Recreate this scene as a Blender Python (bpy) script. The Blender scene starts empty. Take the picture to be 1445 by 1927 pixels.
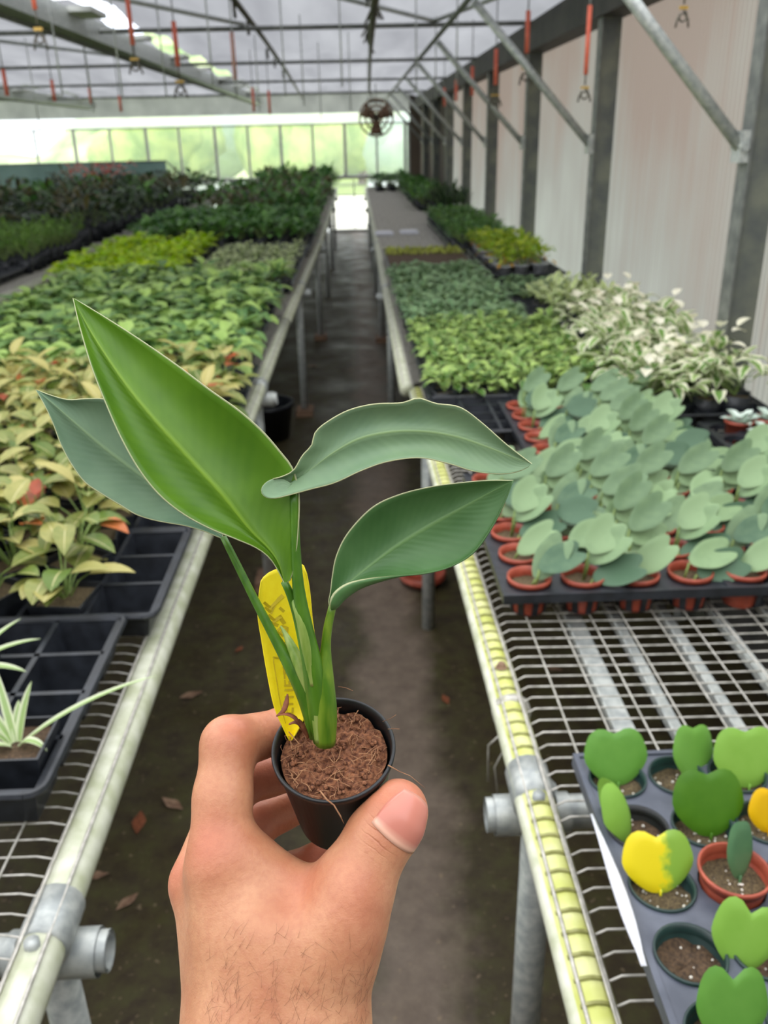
import bpy, math, random
import numpy as np
from mathutils import Vector, Matrix, noise
S = bpy.context.scene
COL = S.collection
rnd = random.Random(7)
PI = math.pi
# ------------------------------------------------------------------ camera
F, CX, CY, EYE = 1620., 722.5, 963.5, 1.5
pitch = math.atan2(CY - 261, F); yaw = math.radians(1.446); roll = math.radians(1.3)
fw = Vector((math.sin(yaw)*math.cos(pitch), math.cos(yaw)*math.cos(pitch), -math.sin(pitch)))
r0 = Vector((math.cos(yaw), -math.sin(yaw), 0)); u0 = r0.cross(fw)
RT = r0*math.cos(roll) - u0*math.sin(roll); UP = u0*math.cos(roll) + r0*math.sin(roll)
CAMP = Vector((0, 0, EYE))
cam = bpy.data.cameras.new('camera'); co = bpy.data.objects.new('camera', cam); COL.objects.link(co)
co.matrix_world = Matrix(((RT.x, UP.x, -fw.x, 0), (RT.y, UP.y, -fw.y, 0), (RT.z, UP.z, -fw.z, EYE), (0, 0, 0, 1)))
cam.sensor_fit = 'VERTICAL'; cam.sensor_height = 36; cam.lens = F/1927*36
cam.clip_start = .02; cam.clip_end = 400
cam.dof.use_dof = True; cam.dof.focus_distance = .325; cam.dof.aperture_fstop = cam.lens/1.75
S.camera = co
# ------------------------------------------------------------------ sky, exposure
SKY = 3.0
w = bpy.data.worlds.new('sky'); S.world = w; w.use_nodes = True
nt = w.node_tree; bg = nt.nodes['Background']
tc = nt.nodes.new('ShaderNodeTexCoord'); nz = nt.nodes.new('ShaderNodeTexNoise'); nz.inputs['Scale'].default_value = 2.2
nz.inputs['Detail'].default_value = 5
rp = nt.nodes.new('ShaderNodeValToRGB'); rp.color_ramp.elements[0].color = (.80, .88, 1, 1); rp.color_ramp.elements[1].color = (1, 1, 1, 1)
rp.color_ramp.elements[0].position = .35; rp.color_ramp.elements[1].position = .6
nt.links.new(tc.outputs['Generated'], nz.inputs['Vector']); nt.links.new(nz.outputs['Fac'], rp.inputs['Fac'])
nt.links.new(rp.outputs['Color'], bg.inputs['Color']); bg.inputs['Strength'].default_value = SKY
S.view_settings.view_transform = 'Standard'; S.view_settings.look = 'None'
S.view_settings.gamma = 1; S.view_settings.exposure = 0.0; S.view_settings.use_curve_mapping = False
S.cycles.use_denoising = True
S.cycles.max_bounces = 8; S.cycles.transparent_max_bounces = 12; S.cycles.diffuse_bounces = 4
S.cycles.sample_clamp_indirect = 6

# ------------------------------------------------------------------ helpers
def at(px, py, d):
    return CAMP + (fw + RT*((px-CX)/F) - UP*((py-CY)/F))*d
def onz(px, py, z):
    v = at(px, py, 1) - CAMP
    return CAMP + v*((z-EYE)/v.z)
def ony(px, py, Y):
    v = at(px, py, 1) - CAMP
    return CAMP + v*(Y/v.y)
def tag(o, label, cat, group=None):
    o['label'] = label; o['category'] = cat
    if group: o['group'] = group
    return o
def empty(name, loc, label=None, cat=None, group=None, rz=0):
    o = bpy.data.objects.new(name, None); COL.objects.link(o)
    o.location = loc; o.rotation_euler = (0, 0, rz); o.empty_display_size = .05
    if label: tag(o, label, cat, group)
    return o
class MB:
    def __init__(s): s.v = []; s.f = []; s.uv = []; s.t = []; s.m = []
    def add(s, vs, fs, uvs=None, tint=.5, mi=0):
        b = len(s.v); s.v += [tuple(p) for p in vs]
        for f in fs:
            s.f.append([b+i for i in f]); s.t.append(tint); s.m.append(mi)
            s.uv.append([uvs[i] for i in f] if uvs else [(0, 0)]*len(f))
    def box(s, x0, x1, y0, y1, z0, z1, mi=0, tint=.5):
        v = [(x, y, z) for z in (z0, z1) for y in (y0, y1) for x in (x0, x1)]
        s.add(v, [(0,2,3,1),(4,5,7,6),(0,1,5,4),(2,6,7,3),(0,4,6,2),(1,3,7,5)], mi=mi, tint=tint)
    def tube(s, pts, rad, n=8, cap=True, mi=0, tint=.5, flat=1.0):
        pts = [Vector(p) for p in pts]; k = len(pts)
        if not hasattr(rad, '__len__'): rad = [rad]*k
        vs = []; uvs = []; prev = None
        for i, p in enumerate(pts):
            d = (pts[min(i+1, k-1)] - pts[max(i-1, 0)]).normalized()
            if prev is None:
                a = Vector((0, 0, 1)) if abs(d.z) < .9 else Vector((1, 0, 0))
                x = d.cross(a).normalized()
            else: x = (prev - d*prev.dot(d)).normalized()
            prev = x; y = d.cross(x)
            for j in range(n):
                A = 2*PI*j/n
                vs.append(p + (x*math.cos(A) + y*math.sin(A)*flat)*rad[i]); uvs.append((j/n*2-1, i/(k-1)))
        fs = [(i*n+j, i*n+(j+1) % n, (i+1)*n+(j+1) % n, (i+1)*n+j) for i in range(k-1) for j in range(n)]
        if cap: fs += [tuple(range(n))[::-1], tuple((k-1)*n+j for j in range(n))]
        s.add(vs, fs, uvs, tint, mi)
    def lathe(s, prof, n=24, mi=0, M=None, tint=.5):
        vs = []
        for r, z in prof:
            for j in range(n):
                p = Vector((r*math.cos(2*PI*j/n), r*math.sin(2*PI*j/n), z)); vs.append(M @ p if M else p)
        k = len(prof)
        s.add(vs, [(i*n+j, i*n+(j+1) % n, (i+1)*n+(j+1) % n, (i+1)*n+j) for i in range(k-1) for j in range(n)], tint=tint, mi=mi)
    def build(s, name, mats, parent=None, smooth=True, loc=None):
        me = bpy.data.meshes.new(name); me.from_pydata(s.v, [], s.f)
        uvl = me.uv_layers.new(name='UVMap')
        flat = [c for q in s.uv for uv in q for c in uv]
        uvl.data.foreach_set('uv', flat)
        a = me.attributes.new('tint', 'FLOAT', 'FACE'); a.data.foreach_set('value', s.t)
        if not isinstance(mats, (list, tuple)): mats = [mats]
        for m in mats: me.materials.append(m)
        me.polygons.foreach_set('material_index', s.m)
        if smooth: me.polygons.foreach_set('use_smooth', [True]*len(s.f))
        me.update()
        o = bpy.data.objects.new(name, me); COL.objects.link(o)
        if parent: o.parent = parent
        if loc is not None: o.location = loc
        return o
def copy_tree(o, parent=None):
    c = o.copy(); COL.objects.link(c); c.parent = parent
    for ch in list(o.children): copy_tree(ch, c)
    return c
def clone(proto, loc, rz=0, sc=1, label=None, group=None):
    c = copy_tree(proto); c.location = loc; c.rotation_euler = (0, 0, rz); c.scale = (sc,)*3
    if label: c['label'] = label
    if group: c['group'] = group
    return c
def drop(o):
    for ch in list(o.children): drop(ch)
    bpy.data.objects.remove(o)
def structure(o): o['kind'] = 'structure'; return o

# ------------------------------------------------------------------ materials
def lin(c):
    return tuple(((x/255)/12.92 if x/255 <= .04045 else ((x/255+.055)/1.055)**2.4) for x in c) + (1,)
class NB:
    def __init__(s, name):
        s.m = bpy.data.materials.new(name); s.m.use_nodes = True; s.n = s.m.node_tree.nodes; s.l = s.m.node_tree.links
        s.p = s.n['Principled BSDF']; s.out = s.n['Material Output']
    def node(s, t, **kw):
        n = s.n.new(t)
        for k, v in kw.items():
            if k in n.inputs.keys(): n.inputs[k].default_value = v
            else: setattr(n, k, v)
        return n
    def link(s, a, b): s.l.new(a, b)
    def noise(s, scale, detail=3, coord='Object', rough=.5, scl=None):
        c = s.node('ShaderNodeTexCoord'); n = s.node('ShaderNodeTexNoise', Scale=scale, Detail=detail, Roughness=rough)
        if scl:
            mp = s.node('ShaderNodeMapping'); mp.inputs['Scale'].default_value = scl
            s.link(c.outputs[coord], mp.inputs[0]); s.link(mp.outputs[0], n.inputs['Vector'])
        else: s.link(c.outputs[coord], n.inputs['Vector'])
        return n.outputs['Fac']
    def ramp(s, src, stops):
        r = s.node('ShaderNodeValToRGB'); e = r.color_ramp.elements
        while len(e) < len(stops): e.new(.5)
        for i, (p, c) in enumerate(stops): e[i].position = p; e[i].color = c
        s.link(src, r.inputs['Fac']); return r.outputs['Color']
    def mix(s, fac, a, b, mode='MIX'):
        m = s.node('ShaderNodeMix'); m.data_type = 'RGBA'; m.blend_type = mode
        for inp, v in ((m.inputs[0], fac), (m.inputs[6], a), (m.inputs[7], b)):
            if isinstance(v, bpy.types.NodeSocket): s.link(v, inp)
            else: inp.default_value = v
        return m.outputs[2]
    def math(s, op, a, b=None, c=None):
        m = s.node('ShaderNodeMath'); m.operation = op
        for i, v in enumerate((a, b, c)):
            if v is None: continue
            if isinstance(v, bpy.types.NodeSocket): s.link(v, m.inputs[i])
            else: m.inputs[i].default_value = v
        return m.outputs[0]
    def bump(s, h, strength=.3, dist=.001):
        b = s.node('ShaderNodeBump', Strength=strength, Distance=dist); s.link(h, b.inputs['Height']); s.link(b.outputs[0], s.p.inputs['Normal'])
    def base(s, c):
        if isinstance(c, bpy.types.NodeSocket): s.link(c, s.p.inputs['Base Color'])
        else: s.p.inputs['Base Color'].default_value = c
    def rough(s, v, spec=None):
        s.p.inputs['Roughness'].default_value = v
        if spec is not None: s.p.inputs['Specular IOR Level'].default_value = spec
def simple(name, c1, c2=None, scale=20, rough=.5, metal=0, bump=0, spec=.5, detail=4, bdist=.001, scl=None):
    b = NB(name); b.rough(rough, spec); b.p.inputs['Metallic'].default_value = metal
    if c2 is None: b.base(lin(c1))
    else:
        n = b.noise(scale, detail, scl=scl); b.base(b.ramp(n, [(.35, lin(c1)), (.65, lin(c2))]))
        if bump: b.bump(n, bump, bdist)
    return b.m
def leafmat(name, c1, c2, mid=None, edge=None, rough=.4, trans=.3, midw=.06, edgew=.9, varieg=None):
    """c1..c2 by per-leaf tint; mid = midrib / centre colour; edge = margin colour"""
    b = NB(name); b.rough(rough, .4)
    a = b.node('ShaderNodeAttribute'); a.attribute_name = 'tint'
    nz = b.noise(60, 3)
    f = b.math('ADD', a.outputs['Fac'], b.math('MULTIPLY', b.math('SUBTRACT', nz, .5), .5))
    col = b.ramp(f, [(.1, lin(c1)), (.9, lin(c2))])
    uv = b.node('ShaderNodeUVMap'); sp = b.node('ShaderNodeSeparateXYZ'); b.link(uv.outputs[0], sp.inputs[0])
    au = b.math('ABSOLUTE', sp.outputs[0])
    if varieg:
        vn = b.noise(90, 2, scl=(1, 1, 1)); k = b.ramp(b.math('ADD', au, b.math('MULTIPLY', b.math('SUBTRACT', vn, .5), .9)), [(.45, (0,0,0,1)), (.6, (1,1,1,1))])
        col = b.mix(k, col, lin(varieg))
    if mid:
        k = b.ramp(au, [(midw*.5, (1,1,1,1)), (midw*1.6, (0,0,0,1))]); col = b.mix(k, col, lin(mid))
    if edge:
        k = b.ramp(au, [(edgew, (0,0,0,1)), (min(.999, edgew+.04), (1,1,1,1))]); col = b.mix(k, col, lin(edge))
    b.base(col)
    tr = b.node('ShaderNodeBsdfTranslucent'); b.link(col, tr.inputs['Color'])
    mx = b.node('ShaderNodeMixShader'); mx.inputs[0].default_value = trans
    b.link(b.p.outputs[0], mx.inputs[1]); b.link(tr.outputs[0], mx.inputs[2]); b.link(mx.outputs[0], b.out.inputs[0])
    return b.m
def sheet(name, c1, c2, scale, transp=0., translu=.8, scl=None, bump=None, rough=.6):
    b = NB(name); b.rough(rough, .3)
    n = b.noise(scale, 4, scl=scl); col = b.ramp(n, [(.3, lin(c1)), (.7, lin(c2))]); b.base(col)
    tr = b.node('ShaderNodeBsdfTranslucent'); b.link(col, tr.inputs['Color'])
    mx = b.node('ShaderNodeMixShader'); mx.inputs[0].default_value = translu
    b.link(b.p.outputs[0], mx.inputs[1]); b.link(tr.outputs[0], mx.inputs[2]); o = mx.outputs[0]
    if transp:
        tp = b.node('ShaderNodeBsdfTransparent'); m2 = b.node('ShaderNodeMixShader'); m2.inputs[0].default_value = transp
        b.link(o, m2.inputs[1]); b.link(tp.outputs[0], m2.inputs[2]); o = m2.outputs[0]
    b.link(o, b.out.inputs[0]); return b.m
M = {}
M['galv'] = simple('galvanised_steel', (150,154,152), (188,190,184), 60, .42, .25, .1)
M['galvdark'] = simple('weathered_steel', (98,100,98), (128,130,124), 25, .5, .3, .1)
M['eave'] = simple('dark_eave', (46,44,42), (66,62,58), 8, .7)
M['post'] = simple('post_steel', (84,88,88), (120,122,108), 9, .5, .2, .1)
M['algae'] = simple('algae_rail', (186,190,98), (214,214,150), 22, .45, 0, .3, bdist=.0015)
M['paletube'] = simple('pale_tube', (172,175,144), (206,206,186), 30, .45, 0, .3, bdist=.0012)
M['groove'] = simple('mossy_groove_shade', (128,128,62), (170,168,110), 60, .6)  # mossy wraps darkened to stand for the shadows between the wires
M['wire'] = simple('galvanised_wire', (160,156,145), (205,200,190), 80, .45, .15)
M['brown'] = simple('rusty_brown', (110,80,60), (150,120,95), 60, .7)
M['blackp'] = simple('black_plastic', (26,28,32), (40,43,49), 40, .38, 0, .1)
M['potblack'] = simple('matte_black_pot', (14,14,15), (24,24,26), 60, .42, 0, .15, bdist=.0004)
M['greyp'] = simple('grey_tray_plastic', (66,70,82), (86,90,102), 30, .45)
M['greenp'] = simple('dark_green_plastic', (24,44,42), (34,58,54), 40, .35)
M['redp'] = simple('terracotta_plastic', (150,66,48), (176,84,62), 50, .42)
M['silverp'] = simple('pale_grey_pot', (150,152,156), (200,200,204), 50, .4)
M['soil'] = simple('potting_soil', (58,44,32), (98,76,54), 300, .95, 0, .9, bdist=.003, detail=6)
M['soilp'] = simple('gritty_soil', (62,50,36), (112,96,66), 420, .95, 0, .9, bdist=.002, detail=6)
M['coir'] = simple('coir_soil', (84,46,28), (148,96,64), 620, .95, 0, .9, bdist=.0016, detail=7)
M['fibre'] = simple('coir_fibre', (118,74,48), (168,122,84), 200, .8)
M['perlite'] = simple('perlite', (232,224,206), (250,246,236), 200, .9)
M['orange'] = simple('orange_plastic', (206,92,66), (226,116,92), 30, .5)
M['hook'] = simple('brass_hook', (176,140,60), (196,160,84), 30, .4, .3)
M['darkhook'] = simple('dark_hook', (70,66,58), (104,98,86), 30, .5, .3)
M['white'] = simple('white_plastic', (205,205,212), (226,226,232), 200, .6, 0, .3)
M['yellow'] = simple('yellow_plastic', (250,222,6), (254,230,24), 300, .5, 0, .5, bdist=.0003)
M['print'] = simple('olive_print', (196,168,10), (204,178,20), 200, .6)
M['dryleaf'] = simple('dry_brown_leaf', (94,46,22), (146,82,46), 200, .7)
M['roof'] = sheet('roof_film', (114,114,116), (138,138,139), 3, translu=.85, scl=(1, .15, 1))
def rib_sheet():
    b = NB('ribbed_panel'); b.rough(.5, .3)
    c = b.node('ShaderNodeTexCoord'); sp = b.node('ShaderNodeSeparateXYZ'); b.link(c.outputs['Object'], sp.inputs[0])
    n = b.noise(1.1, 4, scl=(1, 1, .6)); n2 = b.noise(4, 3, scl=(1, 6, .12))
    z = b.math('MULTIPLY', b.math('SUBTRACT', sp.outputs[2], 1.2), .28)
    col = b.ramp(b.math('ADD', b.math('ADD', n, z), b.math('MULTIPLY', b.math('SUBTRACT', n2, .5), .3)), [(.3, lin((158,156,158))), (.5, lin((143,138,140))), (.74, lin((136,119,118)))])
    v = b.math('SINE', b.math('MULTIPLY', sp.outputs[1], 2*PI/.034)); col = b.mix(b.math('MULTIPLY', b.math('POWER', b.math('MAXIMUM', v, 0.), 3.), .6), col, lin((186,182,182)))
    b.base(col); tr = b.node('ShaderNodeBsdfTranslucent'); b.link(col, tr.inputs['Color'])
    mx = b.node('ShaderNodeMixShader'); mx.inputs[0].default_value = .85
    b.link(b.p.outputs[0], mx.inputs[1]); b.link(tr.outputs[0], mx.inputs[2]); b.link(mx.outputs[0], b.out.inputs[0]); return b.m
M['wallpoly'] = rib_sheet()
M['wallback'] = sheet('brown_panel', (96,88,80), (120,110,100), 1.2, translu=.5)
M['pane'] = sheet('clear_panel', (236,240,236), (250,250,250), 1.5, transp=.86, translu=.6)
M['band'] = sheet('white_panel', (225,232,240), (250,250,250), 1, transp=.35, translu=.9, scl=(3, 1, 1))
M['frame'] = simple('white_frame', (190,192,186), (214,214,208), 10, .5)
M['cloth'] = sheet('teal_shade_cloth', (92,112,110), (112,132,130), 2, translu=.5)
M['yard'] = simple('yard_sunlight_tone', (226,222,198), (244,240,222), 4, .9)
M['grass'] = simple('grass', (120,150,60), (170,190,100), 3, .9)
M['hill'] = simple('hill_foliage', (112,148,88), (204,214,160), .55, .95, 0, 0, detail=6)
M['crown'] = simple('tree_foliage', (138,168,98), (200,214,134), 1.4, .95, 0, 0, detail=6)
M['crownb'] = simple('bluish_foliage', (140,166,144), (176,196,172), 1.0, .95, 0, 0, detail=6)
def floor_mat():
    b = NB('damp_concrete')
    c = b.node('ShaderNodeTexCoord'); n1 = b.noise(3.5, 6, rough=.6); n2 = b.noise(16, 6, rough=.7); n3 = b.noise(60, 4)
    conc = b.ramp(n2, [(.3, lin((100,86,74))), (.7, lin((128,113,98)))])
    moss = b.ramp(n2, [(.3, lin((50,38,28))), (.5, lin((66,58,36))), (.75, lin((76,76,40)))])
    sp = b.node('ShaderNodeSeparateXYZ'); b.link(c.outputs['Object'], sp.inputs[0])
    # path worn clean along the middle of the aisle
    dx = b.math('ABSOLUTE', b.math('ADD', sp.outputs[0], -.07))
    k = b.math('ADD', b.math('MULTIPLY', dx, -6.5), b.math('MULTIPLY', n1, 2.2))
    k = b.ramp(k, [(.15, (0,0,0,1)), (.75, (1,1,1,1))])
    col = b.mix(k, moss, conc)
    sk = b.ramp(n3, [(.64, (0,0,0,1)), (.72, (1,1,1,1))]); col = b.mix(b.math('MULTIPLY', sk, .5), col, lin((150,130,104)))
    b.base(col); b.bump(n2, .5, .006)
    rr = b.ramp(n1, [(.3, (.35,)*3+(1,)), (.7, (.75,)*3+(1,))]); b.link(rr, b.p.inputs['Roughness']); b.p.inputs['Specular IOR Level'].default_value = .35
    return b.m
M['floor'] = floor_mat()

# ------------------------------------------------------------------ greenhouse shell
XW, YF, ZE, XL, YB = 1.17, 15.9, 2.05, -7.0, -4.0
mb = MB(); mb.box(XL, XW+.05, YB, YF+.02, -.12, 0); structure(mb.build('floor', M['floor'], smooth=False))
mb = MB(); mb.box(-60, 60, YF+.02, 90, -.6, -.35); mb.box(XW+.06, 60, -20, YF+.02, -.6, -.35); mb.box(-60, XL-.06, -20, YF+.02, -.6, -.35)
g = mb.build('ground', M['grass'], smooth=False); structure(g)
mb = MB(); mb.box(-1.6, 1.4, YF+.05, 27, -.35, -.02); structure(mb.build('trim_31', M['yard'], smooth=False))  # added slab; sunlight beyond the door is put into its pale colour
mb = MB(); mb.add([(XL, YB, 0), (XW+.05, YB, 0), (XW+.05, YB, 2.4), (XL, YB, 2.4)], [(0, 1, 2, 3)]); structure(mb.build('wall_light_block', M['wallback'], smooth=False))  # unseen end wall added to cut light from behind the camera
# right wall: upright corrugated sheet
def corrugated(x, y0, y1, z0, z1, per, amp, mat, name):
    mb = MB(); n = int((y1-y0)/per*4); vs = []
    for i in range(n+1):
        y = y0 + (y1-y0)*i/n; dx = amp*math.sin(2*PI*y/per)
        vs += [(x+dx, y, z0), (x+dx, y, z1)]
    mb.add(vs, [(2*i, 2*i+1, 2*i+3, 2*i+2) for i in range(n)])
    return structure(mb.build(name, mat))
corrugated(XW+.02, YB, 12.4, 0.0, ZE, .034, .0045, M['wallpoly'], 'wall_right')
mb = MB(); mb.box(XW-.02, XW+.0, 11.6, YF, 0, ZE+.1); mb.box(.98, XW, YF-.06, YF, 0, ZE+.1); structure(mb.build('trim_1', M['wallback'], smooth=False))
mb = MB(); mb.box(XL-.03, XL, YB, YF, 0, ZE); structure(mb.build('wall_left', M['pane'], smooth=False))
# far wall: knee wall, clear band, white band
mb = MB(); mb.box(XL, -.43, YF, YF+.04, 0, .88); mb.box(.25, XW, YF, YF+.04, 0, .88); structure(mb.build('wall_back', M['band'], smooth=False))
mb = MB(); mb.box(XL, .98, YF, YF+.006, .93, 1.74); structure(mb.build('window_1', M['pane'], smooth=False))
mb = MB(); mb.add([(XL, YF, 1.75), (.98, YF, 1.75), (.98, YF, 1.91), (XL, YF, 1.91)], [(0, 1, 2, 3)]); structure(mb.build('window_2', M['band'], smooth=False))
mb = MB(); mb.box(XL, XW, YF-.02, YF+.04, .875, .93); structure(mb.build('trim_2', M['frame'], smooth=False))
mb = MB(); mb.box(XL, .98, YF-.01, YF+.04, 1.735, 1.755); structure(mb.build('trim_3', M['galvdark'], smooth=False))
mb = MB(); mb.add([(XL, YF-.02, 1.91), (XW, YF-.02, 1.91), (XW, YF-.02, 2.5), (XL, YF-.02, 2.5)], [(0, 1, 2, 3)]); structure(mb.build('wall_gable', M['roof'], smooth=False))
k = 4
for x in [.96, .9, .42, -.12, -.66, -1.2, -1.75, -2.3, -2.9, -3.45, -4.05, -4.65, -5.3, -6.0]:
    mb = MB(); wd = .025 if k % 2 else .018; mb.box(x-wd, x+wd, YF-.03, YF, .93, 1.74); structure(mb.build('trim_%d' % k, M['frame'], smooth=False)); k += 1
# bright door at the aisle's end
d = MB(); d.box(-.43, .25, YF+.01, YF+.02, .04, .87); do = structure(d.build('door_1', M['pane'], smooth=False))
d = MB(); d.box(-.43, .25, YF-.03, YF+.03, 0, .05); d.box(.0, .02, YF-.01, YF+.01, .05, .87); d.box(-.43, .25, YF-.01, YF+.0, .6, .615)
d.build('door_frame', M['frame'], do, smooth=False)
# roof: sagging film, slot of open sky beside the gutters; unseen opening added over the camera to let sky light in
def roof(x0, x1, y0, y1, name, nx=24, ny=150):
    mb = MB(); vs = []
    for j in range(ny+1):
        y = y0 + (y1-y0)*j/ny
        for i in range(nx+1):
            x = x0 + (x1-x0)*i/nx
            ph = (y-4.1)/1.63
            z = 2.24 - .05*abs(math.sin(PI*ph))**1.3 + .02*noise.noise(Vector((x*2, y*3, 3))) + .012*noise.noise(Vector((x*9, y*9, 0)))
            z += -.1*max(0, (x-.75)/.4)**2 if x > .75 else 0
            vs.append((x, y, z))
    mb.add(vs, [(j*(nx+1)+i, j*(nx+1)+i+1, (j+1)*(nx+1)+i+1, (j+1)*(nx+1)+i) for j in range(ny) for i in range(nx)])
    return structure(mb.build(name, M['roof']))
roof(-1.36, 1.17, 3.1, YF, 'ceiling')
roof(-4.1, -1.52, 3.1, YF, 'ceiling')
roof(-7.0, -4.2, 3.1, YF, 'ceiling')
roof(-7.0, 1.17, YB, -.9, 'ceiling', 24, 30)  # unseen roof closed behind the camera so light falls from above
roof(-7.0, -2.6, -.9, 3.1, 'ceiling', 14, 30)
mb = MB(); mb.box(XW-.02, XW+.01, YB, YF, 0, .76); structure(mb.build('bench_shade_board', M['eave'], smooth=False))  # added dark board standing in for the shade under the bench
# dark eave beam along the right wall
mb = MB(); mb.box(1.05, 1.17, 1.8, YF, 1.95, 2.10); structure(mb.build('trim_30', M['eave'], smooth=False))
ords = ['nearest', 'second', 'third', 'fourth', 'fifth', 'sixth', 'seventh', 'eighth']
# steel posts along the right wall with their braces
PY = [2.5, 4.12, 5.76, 7.39, 9.0, 10.6, 12.3, 14.0]
for i, y in enumerate(PY):
    t = empty('steel_post', (1.11, y, 0), '%s steel post from the camera standing against the right wall' % ords[i], 'post', 'steel posts along the right wall')
    mb = MB(); mb.box(-.04, .04, -.025, .025, 0, 1.97); mb.build('upright', M['post'], t, smooth=False)
    mb = MB(); mb.box(-.046, -.04, -.035, .035, 0, 1.97); mb.build('flange', M['galvdark'], t, smooth=False)
    mb = MB(); mb.box(-.07, -.045, -.03, .03, 1.42, 1.5); mb.tube([(-.06, -.04, 1.46), (-.06, .04, 1.46)], .012, 8); mb.build('bracket', M['galv'], t, smooth=False)
    b = MB(); b.tube([(-.06, 0, 1.46), (-.585, 0, 2.02)], .0165, 10)
    b.build('brace', M['galv'], t)
for i, (x, z) in enumerate([(.52, 2.04)]):
    mb = MB(); mb.tube([(x, 2.3, z), (x, YF-.05, z)], .013, 8)
    tag(mb.build('roof_pipe', M['galvdark']), 'long grey pipe under the roof joining the tops of the braces', 'pipe')
mb = MB(); mb.tube([(-.55, 3.2, 2.16), (-.60, 6.9, 2.17), (-.62, 9.4, 2.13), (-.8, YF-.1, 2.15)], .016, 8)
for y in (5.2, 6.0, 7.7, 8.6, 10): mb.tube([(-.57-.02*(y-4), y, 2.17), (-.57-.02*(y-4), y+.03, 2.1)], .01, 6)
tag(mb.build('roof_pipe', M['darkhook']), 'dark sagging pipe under the roof left of the fan', 'pipe')
mb = MB(); mb.tube([(.12, 3.2, 2.19), (.13, 5.2, 2.16), (.15, 7, 2.12), (.22, 11, 2.1), (.3, 13.2, 2.1)], [.022, .02, .012, .012, .01], 8)
for j in range(26):
    y = 3.4+j*.12; mb.tube([(.12, y, 2.18), (.12+rnd.uniform(-.05, .05), y+.1, 2.15+rnd.uniform(-.04, .02))], .006, 5)
cb = tag(mb.build('cable_bundle', M['darkhook'], loc=(0, 0, -.09)), 'dark bundle of cables running under the roof towards the fan', 'cable')
for i, y in enumerate([4.12, 5.7, 8.1, 10.6, 13.4]):
    mb = MB(); mb.tube([(XL+.1, y, 2.1+(0 if i else .06)), (1.08, y, 2.1+(0 if i else .06))], .013, 8)
    tag(mb.build('cross_pipe', M['galvdark']), 'grey pipe crossing under the roof, %s from the camera' % ords[i], 'pipe', 'pipes crossing under the roof')
# lattice braces in the roof plane
for i, (xa, ya, xb, yb) in enumerate([(-.3, 4.4, .5, 5.7), (.9, 4.4, .5, 5.7), (-1.3, 4.3, -.6, 5.7), (-2.6, 5.7, -1.5, 8.1), (-2.2, 4.3, -3.2, 5.7), (-3.9, 5.7, -3.2, 8.1)]):
    mb = MB(); mb.tube([(xa, ya, 2.14), (xb, yb, 2.12)], .012, 6)
    tag(mb.build('roof_brace', M['galv']), 'thin diagonal brace pipe under the roof film, %s from the left' % ['fourth', 'sixth', 'fifth', 'second', 'third', 'first'][i] if i != 2 else 'thin diagonal brace pipe beside the left gutter', 'brace', 'diagonal roof braces')
# gutters
def gutter(x, label):
    t = empty('gutter', (x, 9.3, 2.08), label, 'gutter')
    mb = MB(); mb.box(-.075, .02, -6.0, 6.3, -.035, .07); mb.build('trough', M['galv'], t, smooth=False)
    mb = MB(); mb.box(-.09, -.075, -6.0, 6.3, -.055, .09); mb.build('lip', M['galvdark'], t, smooth=False)
    mb = MB()
    for k in range(9): y = -5.5+k*1.35; mb.box(.02, .14, y-.04, y+.04+rnd.uniform(0, .3), .05, .075)
    mb.build('tie_strap', M['frame'], t, smooth=False)
gutter(-1.45, 'long grey roof gutter with bright sky gaps beside it')
gutter(-4.15, 'farther left roof gutter seen small at the left edge')
# hanging rods with red sleeves and hooks
def hanger(px, y0, y1, yh, Y, hk, label):
    a = ony(px, y0, Y); b_ = ony(px, y1, Y); c = ony(px, yh, Y); x = b_.x
    t = empty('plant_hanger', (x, Y, c.z), label, 'hanger', 'hangers dropping from the roof')
    L = b_.z - c.z
    mb = MB(); mb.tube([(0, 0, 2.2-c.z), (0, 0, L)], .0035, 6); mb.build('rod', M['galvdark'], t)
    mb = MB(); mb.tube([(0, 0, a.z-c.z), (0, 0, L)], .008*Y/3.3 if Y < 5 else .011, 8); mb.build('red_sleeve', M['orange'], t)
    if hk:
        s_ = Y/3.0
        mb = MB(); r = .012*s_
        mb.tube([(0, 0, L), (0, 0, L*.62)], .003*s_, 6)
        mb.tube([(math.sin(A)*r, 0, L*.3+r*math.cos(A)*1.2) for A in [q*.35 for q in range(16)]], .003*s_, 6)
        mb.tube([(-.02*s_, 0, 0), (-.016*s_, 0, L*.25), (0, 0, L*.4), (.016*s_, 0, L*.25), (.02*s_, 0, 0)], .003*s_, 6)
        mb.build('hook', M['darkhook'], t)
        mb = MB(); mb.box(-.013*s_, .013*s_, -.004*s_, .004*s_, L*.48, L*.57); mb.build('clip', M['hook'], t, smooth=False)
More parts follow.
